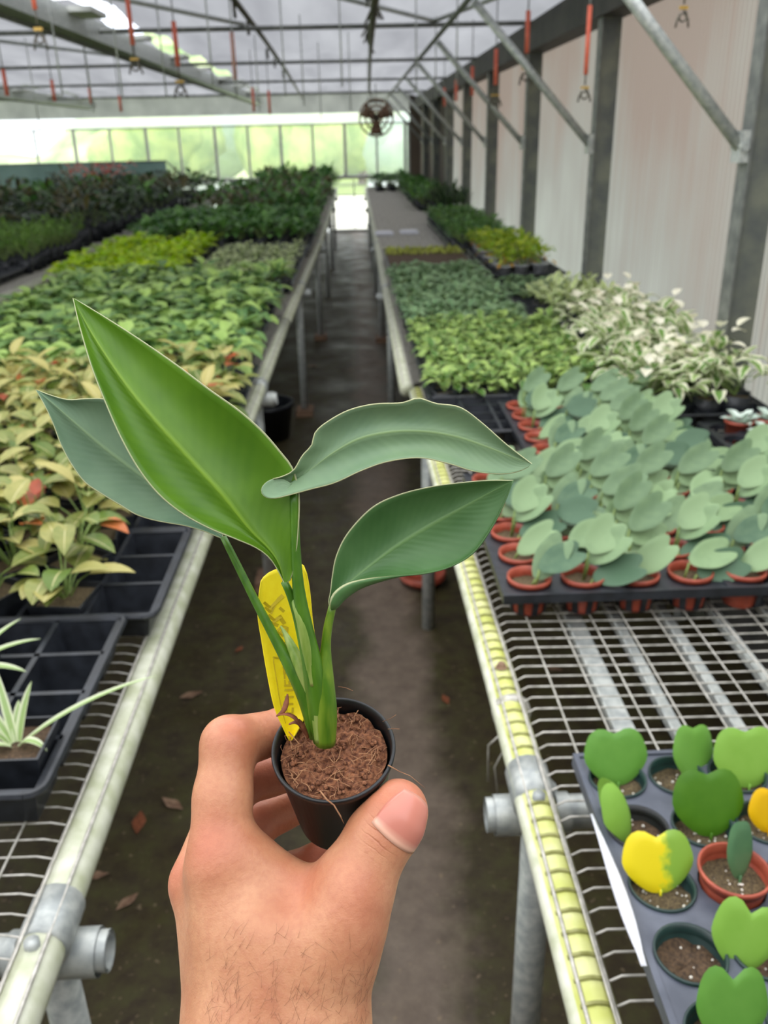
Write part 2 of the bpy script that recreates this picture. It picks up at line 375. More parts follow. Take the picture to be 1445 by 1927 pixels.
HG = [(66,-40,18,95,3.3,1,'nearest hanger at the upper left with yellow clip'), (250,-20,85,140,4.3,1,'hanger right of the big gutter start'),
 (335,40,125,185,4.9,1,'red sleeved hanger crossing the bright gutter gaps'), (1102,10,140,192,3.4,1,'red sleeved hanger with hook before the second wall post'),
 (991,20,100,160,4.3,1,'red sleeved hanger left of the third wall post'), (932,92,160,200,5.2,1,'red sleeved hanger at the fourth wall post'),
 (888,125,180,205,6.3,0,'red sleeved hanger at the fifth wall post'), (1290,-60,-20,52,2.7,1,'hanger with brass clip before the near wall panel'),
 (14,130,180,225,5.2,0,'leftmost faded red hanger'), (103,150,190,215,6.2,0,'second faded red hanger from the left'), (172,165,195,220,6.8,0,'third faded red hanger from the left'),
 (228,180,210,225,7.4,0,'fourth faded red hanger from the left'), (443,60,150,190,5.6,0,'faded red hanger right of the gutter'), (478,165,210,230,8,0,'short faded red hanger at the far left of the fan'),
 (858,150,190,205,7.2,0,'farthest red hanger beside the right wall'), (836,165,200,212,8,0,'small red hanger beside the brown corner panel'), (508,170,215,230,8,0,'short faded red hanger near the roof middle')]
for h in HG: hanger(*h)
def word(n): return ['zero','one','two','three','four','five','six','seven','eight','nine','ten','eleven','twelve','thirteen','fourteen','fifteen','sixteen','seventeen','eighteen','nineteen','twenty','twenty-one','twenty-two','twenty-three','twenty-four','twenty-five','twenty-six','twenty-seven','twenty-eight','twenty-nine','thirty'][n]
def nth(n): return ['zeroth','first','second','third','fourth','fifth','sixth','seventh','eighth','ninth','tenth','eleventh','twelfth','thirteenth','fourteenth','fifteenth','sixteenth','seventeenth','eighteenth','nineteenth','twentieth','twenty-first','twenty-second','twenty-third','twenty-fourth'][n]
for i, (px, Y, zb) in enumerate(sorted([(392,4.6,1.75),(436,4.9,1.7),(565,6,1.7),(530,5.2,1.72),(640,5,1.75),(300,5,1.72),(215,4.4,1.7),(100,4.6,1.72),(655,7,1.7),(597,7.6,1.65),(478,7,1.7),(860,5,1.75),(783,5.4,1.75),(820,6.2,1.72),(155,6.4,1.7),(45,6.8,1.6),(690,9,1.75)])):
    p = ony(px, 60, Y); mb = MB(); mb.tube([(p.x, Y, 2.2), (p.x, Y, zb)], .004, 5)
    tag(mb.build('hanging_wire', M['galv']), 'thin grey wire hanging bare from the roof, %s from the left' % nth(i+1), 'wire', 'bare wires hanging from the roof')
# circulation fan
fc = ony(708, 222, 13.2)
t = empty('circulation_fan', fc, 'round caged fan hanging under the roof above the aisle end', 'fan')
Rf = .235
Mx = Matrix.Rotation(PI/2, 4, 'X')
mb = MB()
for r, yy in ((Rf, -.05), (Rf, .05), (Rf*.66, -.075), (Rf*.33, -.085)):
    mb.tube([(r*math.cos(a), yy, r*math.sin(a)) for a in [2*PI*q/28 for q in range(29)]], .013, 5)
for q in range(16):
    a = 2*PI*q/16; mb.tube([(.03*math.cos(a), -.09, .03*math.sin(a)), (Rf*.66*math.cos(a), -.075, Rf*.66*math.sin(a)), (Rf*math.cos(a), -.05, Rf*math.sin(a))], .004, 4)
mb.build('cage', M['brown'], t)
mb = MB(); mb.tube([(0, -.06, 0), (0, .12, 0)], .055, 14); mb.build('motor', M['darkhook'], t)
for q in range(3):
    mb = MB(); a = 2*PI*q/3+.5; ca, sa = math.cos(a), math.sin(a)
    vs = []
    for i in range(5):
        for s_ in (-1, 1):
            for th in (-.004, .004):
                rr = .04+i*.043; wd = .045+.05*i/4; vs.append((ca*rr - sa*wd*s_, .02*s_+th, sa*rr + ca*wd*s_))
    fs = []
    for i in range(4):
        b0 = i*4; fs += [(b0, b0+2, b0+6, b0+4), (b0+1, b0+5, b0+7, b0+3), (b0, b0+4, b0+5, b0+1), (b0+2, b0+3, b0+7, b0+6)]
    fs += [(0, 1, 3, 2), (16, 18, 19, 17)]
    mb.add(vs, fs); mb.build('blade', M['brown'], t)
mb = MB(); mb.tube([(0, .05, .23), (0, .05, 2.2-fc.z)], .008, 6); mb.box(-.12, .12, .02, .08, .2, .24); mb.build('hanging_bracket', M['galvdark'], t)
# outdoors: hills and trees
mb = MB(); vs = []; nx = 60
for j in range(10):
    for i in range(nx+1):
        x = -50+100*i/nx; y = 50+j*3
        k = max(0, min(1, (x+21)/8)); h = (1.5+8*k*k*(3-2*k))*(math.sin(PI*min(1, j/7)/2)) + 1.2*noise.noise(Vector((x*.15, y*.15, 0)))
        vs.append((x, y, -.5+h))
mb.add(vs, [(j*(nx+1)+i, j*(nx+1)+i+1, (j+1)*(nx+1)+i+1, (j+1)*(nx+1)+i) for j in range(9) for i in range(nx)])
structure(mb.build('hillside', M['hill']))
def blob(mb, c, r, seed, nu=16, nv=10):
    vs = []
    for j in range(nv+1):
        th = PI*j/nv
        for i in range(nu):
            a = 2*PI*i/nu; d = Vector((math.sin(th)*math.cos(a), math.sin(th)*math.sin(a), math.cos(th)))
            q = r*(1+.3*noise.noise(d*2.2+Vector((seed, 0, 0)))); vs.append(Vector(c)+d*q)
    mb.add(vs, [(j*nu+i, (j+1)*nu+i, (j+1)*nu+(i+1) % nu, j*nu+(i+1) % nu) for j in range(nv) for i in range(nu)])
TR = [(-13.2,33,.75,'crownb'),(-9.3,40,1.5,'crown'),(-6.8,33,1.9,'crown'),(-4.2,41,2.3,'crownb'),(-2.2,33,1.9,'crown'),(.4,41,2.3,'crown'),(2.0,30,1.5,'crownb'),(4.6,36,2.0,'crown')]
for i, (x, y, r, m) in enumerate(TR):
    pos = ['leftmost', 'second from the left', 'third from the left', 'fourth from the left', 'fifth from the left', 'sixth from the left', 'seventh from the left', 'rightmost']
    t = empty('tree', (x, y, -.35), '%s tree seen through the far windows, %s of the row' % ('pale bluish green' if m == 'crownb' else 'bright green', pos[i]), 'tree', 'trees beyond the far windows')
    mb = MB(); mb.tube([(0, 0, 0), (.1, 0, r)], [.2, .12], 8); mb.build('trunk', M['brown'], t)
    mb = MB()
    for q in range(5): blob(mb, (rnd.uniform(-1, 1)*r*.6, rnd.uniform(-1, 1)*r*.4, r*(.75+rnd.uniform(0, .55))), r*rnd.uniform(.5, .75), i*7+q)
    mb.build('crown', M[m], t)

# ------------------------------------------------------------------ benches
BZ = .775
def bench(name_label, xin, xout, y0, y1, rail, legs, side, wires=True):
    """xin: aisle edge x as function of y; side=+1 bench lies to +x of the aisle edge"""
    t = empty('plant_bench', (xin(y0), (y0+y1)/2, 0), name_label, 'bench')
    ox, oy = xin(y0), (y0+y1)/2
    P = lambda x, y, z: (x-ox, y-oy, z)
    rr = .024
    mb = MB(); ys = [y0+(y1-y0)*q/12 for q in range(13)]
    mb.tube([P(xin(y), y, BZ-rr) for y in ys], rr, 16); mb.build('rail', M[rail], t)
    mb = MB(); mb.tube([P(xout, y0, BZ-rr), P(xout, y1, BZ-rr)], rr, 10); mb.build('rear_rail', M['galv'], t)
    # wire mesh: cross wires wrap over the rail
    mb = MB(); arcs = MB(); n = int((y1-y0)/.0258); g = random.Random(3)
    for i in range(n):
        y = y0+.0258*i; xi = xin(y); w_ = .0014 if y < 4 else .0019
        sag = lambda q: -.006*abs(math.sin(q*9))*(1 if y < 2 else 0)
        if rail == 'algae':
            pts = []
            for q in range(6):
                A = PI*(.70 - q*.09); pts.append(P(xi - side*(-1)*(rr+.0012)*math.cos(A), y, BZ-rr+(rr+.0012)*math.sin(A)))
            arcs.tube(pts, .0021, 5)
            pts = pts[-1:]+[P(xi+side*(.03+q*.1), y, BZ+.001+sag(q)) for q in range(0, 5)]
            pts.append(P(xout, y, BZ+.001)); mb.tube(pts, w_, 5, cap=False)
        else:
            mb.tube([P(xi+side*.012, y, BZ-.006), P(xi+side*.035, y, BZ), P(xout, y, BZ)], w_, 4, cap=False)
    x = .012
    while x < abs(xout-xin(y0)):
        ysL = [y0+(y1-y0)*q/16 for q in range(17)]
        mb.tube([P(xin(y)+side*x, y, BZ+.0035) for y in ysL], .0015 if x < 1 else .002, 4, cap=False); x += .052
    mb.build('wire_mesh', M['wire'], t)
    if arcs.v:
        arcs.build('mesh_wrap', M['groove'], t)['kind'] = 'stuff'
        sb = MB(); sb.tube([P(xin(y)-side*.0155, y, BZ-.0175) for y in ys], .0105, 12); sb.build('side_strip', M['paletube'], t)
    # long edge wires twisted along the rail
    mb = MB(); mb.tube([P(xin(y)-side*.012, y, BZ-.0015) for y in ys], .0022, 5); mb.tube([P(xin(y)+side*.016, y, BZ-.004) for y in ys], .0022, 5); mb.build('edge_wire', M['wire'], t)
    # channels under the mesh
    for q, (x, wd) in enumerate([(.145, .017), (.215, .011), (.30, .012), (.385, .012), (.47, .012), (.60, .014), (.74, .014), (.9, .014)]):
        if x > abs(xout-xin(y0))-.03: break
        mb = MB(); xa = xin(y0)+side*x
        mb.box(xa-ox-wd, xa-ox+wd, y0-oy, y1-oy, BZ-.022, BZ-.018); mb.box(xa-ox-wd, xa-ox-wd+.003, y0-oy, y1-oy, BZ-.022, BZ-.006)
        mb.build('support_channel', M['galv'], t, smooth=False)
    for (y, kind) in legs:
        xi = xin(y)
        c = MB(); c.tube([P(xi-side*.055, y, BZ-.065), P(xout, y, BZ-.065)], .0215, 16, cap=False); 
        c.tube([P(xi-side*.0551, y, BZ-.065), P(xi-side*.02, y, BZ-.065)], .018, 16, cap=False)
        prof = [P(xi-side*.055, y, BZ-.065)]
        c.build('cross_tube', M['galv'], t)
        c = MB(); c.tube([P(xi, y-.03, BZ-rr), P(xi, y+.03, BZ-rr)], rr+.0035, 16)
        c.tube([P(xi-side*.045, y, BZ-.066), P(xi+side*.05, y, BZ-.066)], .0255, 16, cap=False)
        c.box(xi-ox-.018, xi-ox+.018, y-oy-.02, y-oy+.02, BZ-.07, BZ-.02)
        c.tube([P(xi+side*.0, y-.045, BZ-.012), P(xi+side*.0, y-.045, BZ+.006)], .008, 8)
        c.build('clamp', M['galv'], t)
        for xx in (xi+side*.02, xout-side*.05):
            c = MB(); c.tube([P(xx, y+.03, 0), P(xx, y+.03, BZ-.05)], .0215, 14)
            lg = c.build('leg', M['galv'], t)
            if kind == 'pad': c = MB(); c.box(xx-ox-.05, xx-ox+.05, y-oy-.04, y-oy+.09, 0, .035); c.build('foot_pad', M['brown'], lg, smooth=False)
    return t
bench('right wire bench near the camera, yellow-green rail', lambda y: .197-.010*max(0, y-1), 1.10, -.55, 2.66, 'algae', [(-.3, ''), (.845, 'x'), (2.45, '')], 1)
bench('right wire bench farther back along the aisle, narrow pale rail', lambda y: .152+.004*(y-2.7), 1.08, 2.72, 15.2, 'paletube', [(4.75, ''), (6.9, 'pad'), (9, ''), (11, ''), (13.2, '')], 1)
bench('left wire bench near the camera with pale round rail', lambda y: -.342+.004*max(0, y-1.4)*1.5, -1.62, -.55, 3.9, 'paletube', [(-.4, ''), (.668, ''), (2.8, 'pad')], -1)
bench('left wire bench farther back along the aisle', lambda y: -.325+.012*min(4, y-3.9), -1.62, 3.95, 15.0, 'paletube', [(4.95, 'pad'), (7.05, 'pad'), (9.1, ''), (11.2, ''), (13.3, '')], -1)
bench('farthest left wire bench under the dark foliage', lambda y: -1.9, -4.5, 2.6, 14.6, 'paletube', [(3.2, ''), (6, ''), (9, ''), (12, '')], -1)
# small fittings on the near right rail
mb = MB(); mb.tube([(0, -.006, 0), (0, .006, 0)], .0275, 18); mb.tube([(-.006, 0, -.03), (-.03, .004, -.06), (-.028, .01, -.13)], .0015, 5); mb.tube([(.01, 0, -.02), (-.02, .004, -.1), (-.012, .01, -.16)], .0012, 5)
tag(mb.build('wire_tie', M['wire'], loc=(.199, 1.0, BZ-.024)), 'twisted wire tie wound round the yellow-green right rail', 'wire tie')
mb = MB(); mb.lathe([(.0005, .006), (.005, .006), (.0065, .003), (.0065, 0), (.009, -.001)], 10)
tag(mb.build('bolt', M['brown'], loc=(.196, 1.075, BZ+.003)), 'small rusty bolt head on the yellow-green right rail', 'bolt')
# things on the floor
def tub(x, y, s, h, m, label):
    t = empty('nursery_tub', (x, y, 0), label, 'tub')
    mb = MB(); mb.lathe([(.001, .006), (s*.8, .006), (s*.82, 0), (s, h-.02), (s*1.06, h-.02), (s*1.06, h), (s*.95, h), (s*.78, .02), (.001, .02)], 24); mb.build('bucket', m, t)
tub(-.52, 4.55, .15, .2, M['blackp'], 'black plastic tub on the floor under the left bench beside a leg')
tub(-.50, 3.72, .13, .16, M['blackp'], 'nearer black plastic tub on the floor under the left bench')
p = onz(785, 1098, 0)
mb = MB(); mb.lathe([(.001, .004), (.055, .004), (.075, .05), (.085, .05), (.085, .03)], 24); tag(mb.build('plant_saucer', M['redp'], loc=(p.x+.02, p.y, 0)), 'dull red plant saucer lying on the aisle floor', 'saucer')
for i, (px, py, s) in enumerate([(265,1160,.018),(360,1310,.02),(325,1515,.02),(262,1550,.022),(228,1410,.02),(1040,1260,.018),(450,1225,.012),(212,1500,.014),(240,1700,.016),(838,1318,.014),(185,1650,.014),(590,690,.03)]):
    p = onz(px, py, 0); mb = MB(); a = rnd.uniform(0, 6)
    vs = [(0, 0, .003)] + [(s*(1.5 if q % 4 == 0 else .8)*math.cos(q*PI/4)*1.2, s*math.sin(q*PI/4)*.8, .004+.004*rnd.random()) for q in range(8)]
    mb.add(vs, [(0, q+1, (q+1) % 8+1) for q in range(8)])
    o = tag(mb.build('fallen_leaf', M['brown'] if i % 3 else M['dryleaf'], loc=(p.x, p.y, 0)), 'small dry leaf lying on the mossy floor', 'leaf', 'dry litter on the mossy floor'); o['label'] = ('reddish' if i % 3 == 0 else 'brown')+' dry leaf on the mossy floor left of the hand, %s of the litter' % nth(i+1); o.rotation_euler = (0, 0, a)
    if i in (5, 9, 11): o['group'] = 'dry litter in the aisle'; o['label'] = '%s dry leaf on the aisle floor right of the potted plant' % ('brown' if i % 3 else 'reddish')
    if i == 11: o['label'] = 'dry pinkish leaf on the far aisle floor by the left bench'; del o['group']

# ------------------------------------------------------------------ trays and pots
def round_tray(nx, ny, dx, dy, h, rh, mat, ribs=True):
    """deck with round holes and ribbed cups, origin at the front-left corner on the bench"""
    mb = MB(); N = 20
    for i in range(nx):
        for j in range(ny):
            cx, cy = (i+.5)*dx, (j+.5)*dy; vs = []
            for k in range(N):
                a = 2*PI*(k+.5)/N; c, s_ = math.cos(a), math.sin(a); q = 1/max(abs(c), abs(s_))
                vs.append((cx+c*q*dx/2, cy+s_*q*dy/2, h)); vs.append((cx+c*rh, cy+s_*rh, h)); vs.append((cx+c*(rh-.002), cy+s_*(rh-.002), h-.012))
            mb.add(vs, [f for k in range(N) for f in ((3*k, 3*((k+1) % N), 3*((k+1) % N)+1, 3*k+1), (3*k+1, 3*((k+1) % N)+1, 3*((k+1) % N)+2, 3*k+2))])
            if ribs:
                for k in range(8):
                    a = 2*PI*k/8+.2; c, s_ = math.cos(a), math.sin(a)
                    for wdt in (.005,):
                        v = []
                        for (r_, z) in ((rh-.001, h-.01), (rh*.78, .002)):
                            for sg in (-1, 1): v.append((cx+c*r_-s_*sg*wdt, cy+s_*r_+c*sg*wdt, z)); v.append((cx+c*(r_-.002)-s_*sg*wdt, cy+s_*(r_-.002)+c*sg*wdt, z))
                        mb.add(v, [(0, 2, 6, 4), (1, 5, 7, 3), (0, 4, 5, 1), (2, 3, 7, 6)])
                mb.add([(cx+rh*.8*math.cos(2*PI*k/N), cy+rh*.8*math.sin(2*PI*k/N), .003) for k in range(N)], [tuple(range(N))])
    X, Y = nx*dx, ny*dy
    e = .006
    for (a0, a1, b0, b1) in ((-e, X+e, -e, 0), (-e, X+e, Y, Y+e), (-e, 0, 0, Y), (X, X+e, 0, Y)): mb.box(a0, a1, b0, b1, h-.014, h+.002)
    return mb
def cell_tray(nx, ny, d, h, mat, name='plant_tray', lip=.008):
    mb = MB(); X, Y = nx*d, ny*d; b = .004
    pts = []; r = .02
    for (cx, cy, a0) in ((X-r+lip, -lip+r, -90), (X-r+lip, Y+lip-r, 0), (-lip+r, Y+lip-r, 90), (-lip+r, -lip+r, 180)):
        for k in range(5): a = math.radians(a0+k*22.5); pts.append((cx+r*math.cos(a), cy+r*math.sin(a), h))
    pts.append(pts[0]); mb.tube(pts, .005, 6, cap=False)
    for i in range(nx+1): mb.box(i*d-b, i*d+b, 0, Y, h-.006, h)
    for j in range(ny+1): mb.box(0, X, j*d-b, j*d+b, h-.006, h)
    for i in range(nx):
        for j in range(ny):
            x0, x1, y0, y1 = i*d+b, (i+1)*d-b, j*d+b, (j+1)*d-b; q = .008
            vs = [(x0, y0, h-.003), (x1, y0, h-.003), (x1, y1, h-.003), (x0, y1, h-.003), (x0+q, y0+q, .004), (x1-q, y0+q, .004), (x1-q, y1-q, .004), (x0+q, y1-q, .004)]
            mb.add(vs, [(0, 4, 5, 1), (1, 5, 6, 2), (2, 6, 7, 3), (3, 7, 4, 0), (4, 7, 6, 5)])
    return mb
def rpot(r, h, m, inner=True):
    mb = MB(); mb.lathe([(.001, 0), (r*.72, 0), (r*.74, .002), (r*.93, h-.008), (r, h-.008), (r, h), (r*.93, h), (r*.90, h-.012), (r*.88, h-.02)], 22); return mb
def soil_disc(r, z, seed=0, n=16, amp=.002):
    mb = MB(); vs = [(0, 0, z+amp)]
    for j in range(1, 5):
        for k in range(n):
            a = 2*PI*k/n; q = r*j/4; vs.append((q*math.cos(a), q*math.sin(a), z+amp*noise.noise(Vector((q*300*math.cos(a), q*300*math.sin(a), seed)))*2))
    fs = [(0, 1+k, 1+(k+1) % n) for k in range(n)]
    for j in range(3): fs += [(1+j*n+k, 1+(j+1)*n+k, 1+(j+1)*n+(k+1) % n, 1+j*n+(k+1) % n) for k in range(n)]
    mb.add(vs, fs); return mb
def square_pot(s, h, mb, mi=0):
    b = s*.8/2; t = s/2; vs = []
    for (q, z) in ((b, 0), (t, h), (t-.003, h), (t-.004, h-.012)):
        vs += [(-q, -q, z), (q, -q, z), (q, q, z), (-q, q, z)]
    fs = [(3, 2, 1, 0)]
    for l in range(3):
        for k in range(4): fs.append((l*4+k, l*4+(k+1) % 4, l*4+4+(k+1) % 4, l*4+4+k))
    mb.add(vs, fs, mi=mi); return vs[-4:]

# ------------------------------------------------------------------ leaves
def wprof(t, shape):
    if shape == 'ovate': return (math.sin(PI*t**.8))**.8*(1-.25*t) if t < 1 else 0
    if shape == 'heart': return min(1, (t/.12)**.5)*(1-t)**.62*1.15 if t > 0 else .25
    if shape == 'round': return math.sqrt(max(0, 1-(2*t-1)**2))
    if shape == 'lance': return math.sin(PI*t)**.7*(1-.3*t)
    if shape == 'strap': return (min(1, .55+t*2))*(1-t**3)**.8
def leaf(mb, base, az, el, L, W, shape, droop=.6, cup=.25, tint=.5, mi=0, nt=6, twist=0):
    """arching leaf blade; az heading, el start elevation (rad)"""
    base = Vector(base); h = Vector((math.cos(az), math.sin(az), 0)); side = Vector((-math.sin(az), math.cos(az), 0)); z = Vector((0, 0, 1))
    vs = []; uv = []; p = base.copy(); us = (-1, -.5, 0, .5, 1)
    for i in range(nt+1):
        t = i/nt; e = el - droop*t*1.5
        d = h*math.cos(e) + z*math.sin(e); nrm = -h*math.sin(e) + z*math.cos(e)
        sd = side*math.cos(twist*t) + nrm*math.sin(twist*t)
        wv = W*.5*wprof(t, shape)
        for u in us: vs.append(p + sd*u*wv + nrm*(cup*abs(u)**1.5*wv)); uv.append((u, t))
        p = p + d*(L/nt)
    mb.add(vs, [(i*5+j, i*5+j+1, (i+1)*5+j+1, (i+1)*5+j) for i in range(nt) for j in range(4)], uv, tint, mi)
    return p
def petiole(mb, a, b, r, mi=0, bow=.01, tint=.5):
    a = Vector(a); b = Vector(b); m = (a+b)/2 + Vector((0, 0, bow)); mb.tube([a, m, b], [r, r*.85, r*.7], 5, mi=mi, tint=tint, cap=False)
def bushy(g, n, H, R, L, W, shape, el=(.1, .9), droop=.6, mi=0, stem=True, z0=.07, smi=1, cup=.25, tints=(0, 1)):
    """dome of n leaves over the pot top"""
    mb = MB()
    for i in range(n):
        a = g.uniform(0, 2*PI); q = g.random()**.5*R; hh = z0+H*(1-.55*(q/R)**2)*g.uniform(.55, 1)
        b_ = (q*math.cos(a), q*math.sin(a), hh)
        if stem and i % 2 == 0: petiole(mb, (0, 0, z0-.005), b_, .0013, smi)
        leaf(mb, b_, a+g.uniform(-.7, .7), g.uniform(*el), L*g.uniform(.65, 1.15), W*g.uniform(.7, 1.1), shape, droop*g.uniform(.5, 1.3), cup, g.uniform(*tints), mi, nt=5)
    return mb
def make_kind(name, label, cat, group, mats, spec, nvar=4, pot=.078, ph=.07, seed=0, parts=False, potmat='blackp'):
    """returns prototypes; far plants are a single mesh of pot, soil and foliage"""
    out = []
    for v in range(nvar):
        g = random.Random(seed*31+v)
        if parts:
            t = empty(name, (0, 0, -5), label, cat, group)
            mb = MB(); rim = square_pot(pot, ph, mb); mb.build('pot', M[potmat], t, smooth=False)
            mb = MB(); mb.add(rim, [(0, 1, 2, 3)]); mb.build('soil', M['soilp'], t)
            spec(g, t); out.append(t)
        else:
            mb = spec(g); rim = square_pot(pot, ph, mb, mi=2); mb.add(rim, [(0, 1, 2, 3)], mi=3)
            o = mb.build(name, mats+[M[potmat], M['soilp']]); tag(o, label, cat, group); o.location = (0, 0, -5); out.append(o)
    return out
def place_word(x, i, nx): return nth(nx-i) if x < 0 else nth(i+1)
def plant_fill(protos, x0, x1, y0, y1, dx, dy, z=BZ+.004, jit=.006, sc=(.85, 1.15), seed=1, short=None, row0=0):
    g = random.Random(seed); nx = max(1, int((x1-x0)/dx)); ny = max(1, int((y1-y0)/dy))
    short = short or protos[0]['label']
    for j in range(ny):
        for i in range(nx):
            x = x0+(i+.5)*dx if x0 > 0 else x1-(nx-i-.5)*dx; y = y0+(j+.5)*dy
            pr = g.choice(protos); o = clone(pr, (x+g.uniform(-jit, jit), y+g.uniform(-jit, jit), z), g.uniform(0, 6.28), 1)
            o.scale = (1, 1, g.uniform(*sc))
            o['label'] = '%s, row %s from the front, %s from the aisle' % (pr['label'], word(j+1+row0), place_word(x0, i, nx))
def tray_fill(x0, x1, y0, y1, d, nx, ny, label, group, h=.045, mat='blackp', z=BZ+.004):
    proto = cell_tray(nx, ny, d, h, None).build('plant_tray', M[mat], smooth=False); tag(proto, label, 'tray', group)
    X, Y = nx*d+.012, ny*d+.012; first = True; n = max(1, int(round((x1-x0)/X)))
    for j in range(max(1, int(round((y1-y0)/Y)))):
        for i in range(n):
            o = proto if first else clone(proto, (0, 0, 0)); first = False
            o.location = (x0+i*X, y0+j*Y, z); o['label'] = '%s, row %s, %s from aisle' % (label, word(j+1), place_word(x0, i, n))

# ------------------------------------------------------------------ foliage materials
L = {}
L['phil'] = leafmat('heart_leaf_green', (74,116,66), (164,192,102), mid=(150,182,100), midw=.05)
L['neon'] = leafmat('neon_leaf', (156,196,16), (206,228,30), trans=.4)
L['pale'] = leafmat('pale_variegated_leaf', (120,150,76), (186,200,128), varieg=(206,214,166))
L['mid'] = leafmat('mid_green_leaf', (52,98,44), (112,158,74))
L['dark'] = leafmat('dark_leaf', (26,46,26), (74,98,56), rough=.3)
L['darkbr'] = leafmat('bronze_leaf', (50,46,26), (104,98,56), rough=.35)
L['redp'] = leafmat('olive_leaf_red_tint', (96,120,46), (184,174,104), mid=(206,196,140), midw=.05)
L['redtip'] = leafmat('coppery_young_leaf', (170,66,34), (206,120,70))
L['fin'] = leafmat('small_green_leaf', (82,122,50), (168,194,102), edge=(190,205,140), edgew=.86)
L['finb'] = leafmat('small_bluish_leaf', (84,124,80), (150,180,128), edge=(170,190,150), edgew=.85)
L['white'] = leafmat('cream_variegated_leaf', (104,146,66), (160,186,110), varieg=(232,230,200))
L['cream'] = leafmat('cream_white_leaf', (214,212,176), (246,240,220))
L['yel'] = leafmat('lime_leaf', (130,172,30), (196,206,64), trans=.35)
L['ora'] = leafmat('orange_old_leaf', (196,140,30), (222,172,50))
L['fern'] = leafmat('fern_green', (84,128,44), (132,168,74))
L['spider'] = leafmat('striped_strap_leaf', (150,178,110), (176,200,130), edge=(226,232,196), edgew=.55)
L['stem'] = simple('plant_stem', (104,130,62), (140,160,90), 100, .5)
L['kerrii'] = leafmat('grey_green_thick_leaf', (74,104,76), (138,164,118), rough=.5, trans=.12)
L['silver'] = leafmat('silver_leaf', (176,196,180), (214,226,214), trans=.1)
L['moss'] = simple('yellow_green_moss', (150,160,60), (186,190,90), 80, .9, bump=.5)
L['pink'] = leafmat('coral_pink_leaf', (206,90,80), (232,130,116))
def hm(name, c1, c2, **k): return leafmat(name, c1, c2, rough=.42, trans=.18, **k)
L['h_mid'] = hm('heart_green', (84,140,48), (116,168,70))
L['h_lite'] = hm('heart_lime', (124,172,58), (148,192,84))
L['h_dark'] = hm('heart_deep_green', (58,108,10), (92,140,34))
L['h_blue'] = hm('heart_bluish', (70,112,76), (104,144,98))
L['h_yel'] = hm('heart_yellow', (238,186,10), (250,204,20))
def two_tone():
    b = NB('heart_half_yellow'); b.rough(.42)
    uv = b.node('ShaderNodeUVMap'); sp = b.node('ShaderNodeSeparateXYZ'); b.link(uv.outputs[0], sp.inputs[0])
    n = b.noise(70, 3); f = b.math('ADD', sp.outputs[0], b.math('MULTIPLY', b.math('SUBTRACT', n, .5), 1.3))
    b.base(b.ramp(f, [(-0.0, lin((228,206,20))), (.1, lin((206,204,36))), (.35, lin((128,166,56)))])); return b.m
L['h_two'] = two_tone()

def heart_leaf(mb, base, A, B, Lh, Wd, th=.0035, notch=.30, bend=0, tint=.5, mi=0, lop=0):
    """thick leaf with a notch at its tip; A = axis from base to tip, B = across"""
    base = Vector(base); A = Vector(A).normalized(); B = (Vector(B)-A*Vector(B).dot(A)).normalized(); N = A.cross(B)
    n = 36; rings = 6; vs = []; uv = []
    for side in (1, -1):
        for j in range(rings+1):
            f = j/rings
            for k in range(n):
                phi = 2*PI*k/n; ph = (phi+PI) % (2*PI)-PI     # angle from the tip
                r = 1-notch*math.exp(-(ph/.33)**2) - .10*math.exp(-((abs(ph)-PI)/.55)**2)
                r *= 1+.07*math.exp(-((abs(ph)-.75)/.35)**2)
                if lop: r *= 1+lop*math.sin(phi)
                x = math.sin(phi)*r*f; y = math.cos(phi)*r*f; x *= 1-.42*max(0, -y)**1.5
                t = th*.5*math.sqrt(max(0, 1-f**5))*side
                vs.append(base + A*((y+.9)*.5*Lh) + B*(x*Wd*.5) + N*(t + bend*(x*x*Wd + y*y*Lh*.3)))
                uv.append((x, (y+1)/2))
    m = (rings+1)*n
    fs = []
    for s_ in (0, 1):
        for j in range(rings):
            for k in range(n):
                q = (s_*m+j*n+k, s_*m+(j+1)*n+k, s_*m+(j+1)*n+(k+1) % n, s_*m+j*n+(k+1) % n); fs.append(q if s_ else q[::-1])
    mb.add(vs, fs, uv, tint, mi)

def mixin(g, mb, n, H, R, Ll, W, shape, mi, el=(.1, .9), z0=.07):
    for i in range(n):
        a = g.uniform(0, 2*PI); q = g.random()**.5*R
        leaf(mb, (q*math.cos(a), q*math.sin(a), z0+H*g.uniform(.6, 1.05)), a, g.uniform(*el), Ll*g.uniform(.7, 1), W, shape, .6, .25, g.random(), mi, nt=5)
    return mb
T9 = [L['phil'], L['stem']]
# ------------------------------------------------------------------ left bench planting
# heart-leaved green plants, the big mass behind the held leaves
def sp_phil(g): return bushy(g, 12, .085, .062, .078, .062, 'heart', (-.1, .9), .8, tints=(0, 1))
P = make_kind('potted_vine', 'light green heart-leaved vine', 'potted plant', 'green heart-leaved vines on the left bench', T9, sp_phil, 5, seed=1)
plant_fill(P, -1.55, -.37, 2.55, 4.5, .108, .108, seed=1)
tray_fill(-1.56, -.36, 2.72, 4.5, .097, 4, 5, 'black tray under green heart-leaved vines', 'trays under the green heart-leaved vines')
# small pale variegated
def sp_pale(g): return bushy(g, 16, .05, .055, .032, .022, 'ovate', (0, 1), .5, tints=(0, 1))
P = make_kind('potted_creeper', 'small pale variegated creeper', 'potted plant', 'pale variegated creepers on the left bench', [L['pale'], L['stem']], sp_pale, 4, seed=2)
plant_fill(P, -.92, -.34, 4.52, 6.0, .1, .1, seed=2)
tray_fill(-.93, -.33, 4.5, 6.0, .097, 3, 5, 'black tray under pale variegated creepers', 'trays under the pale variegated creepers')
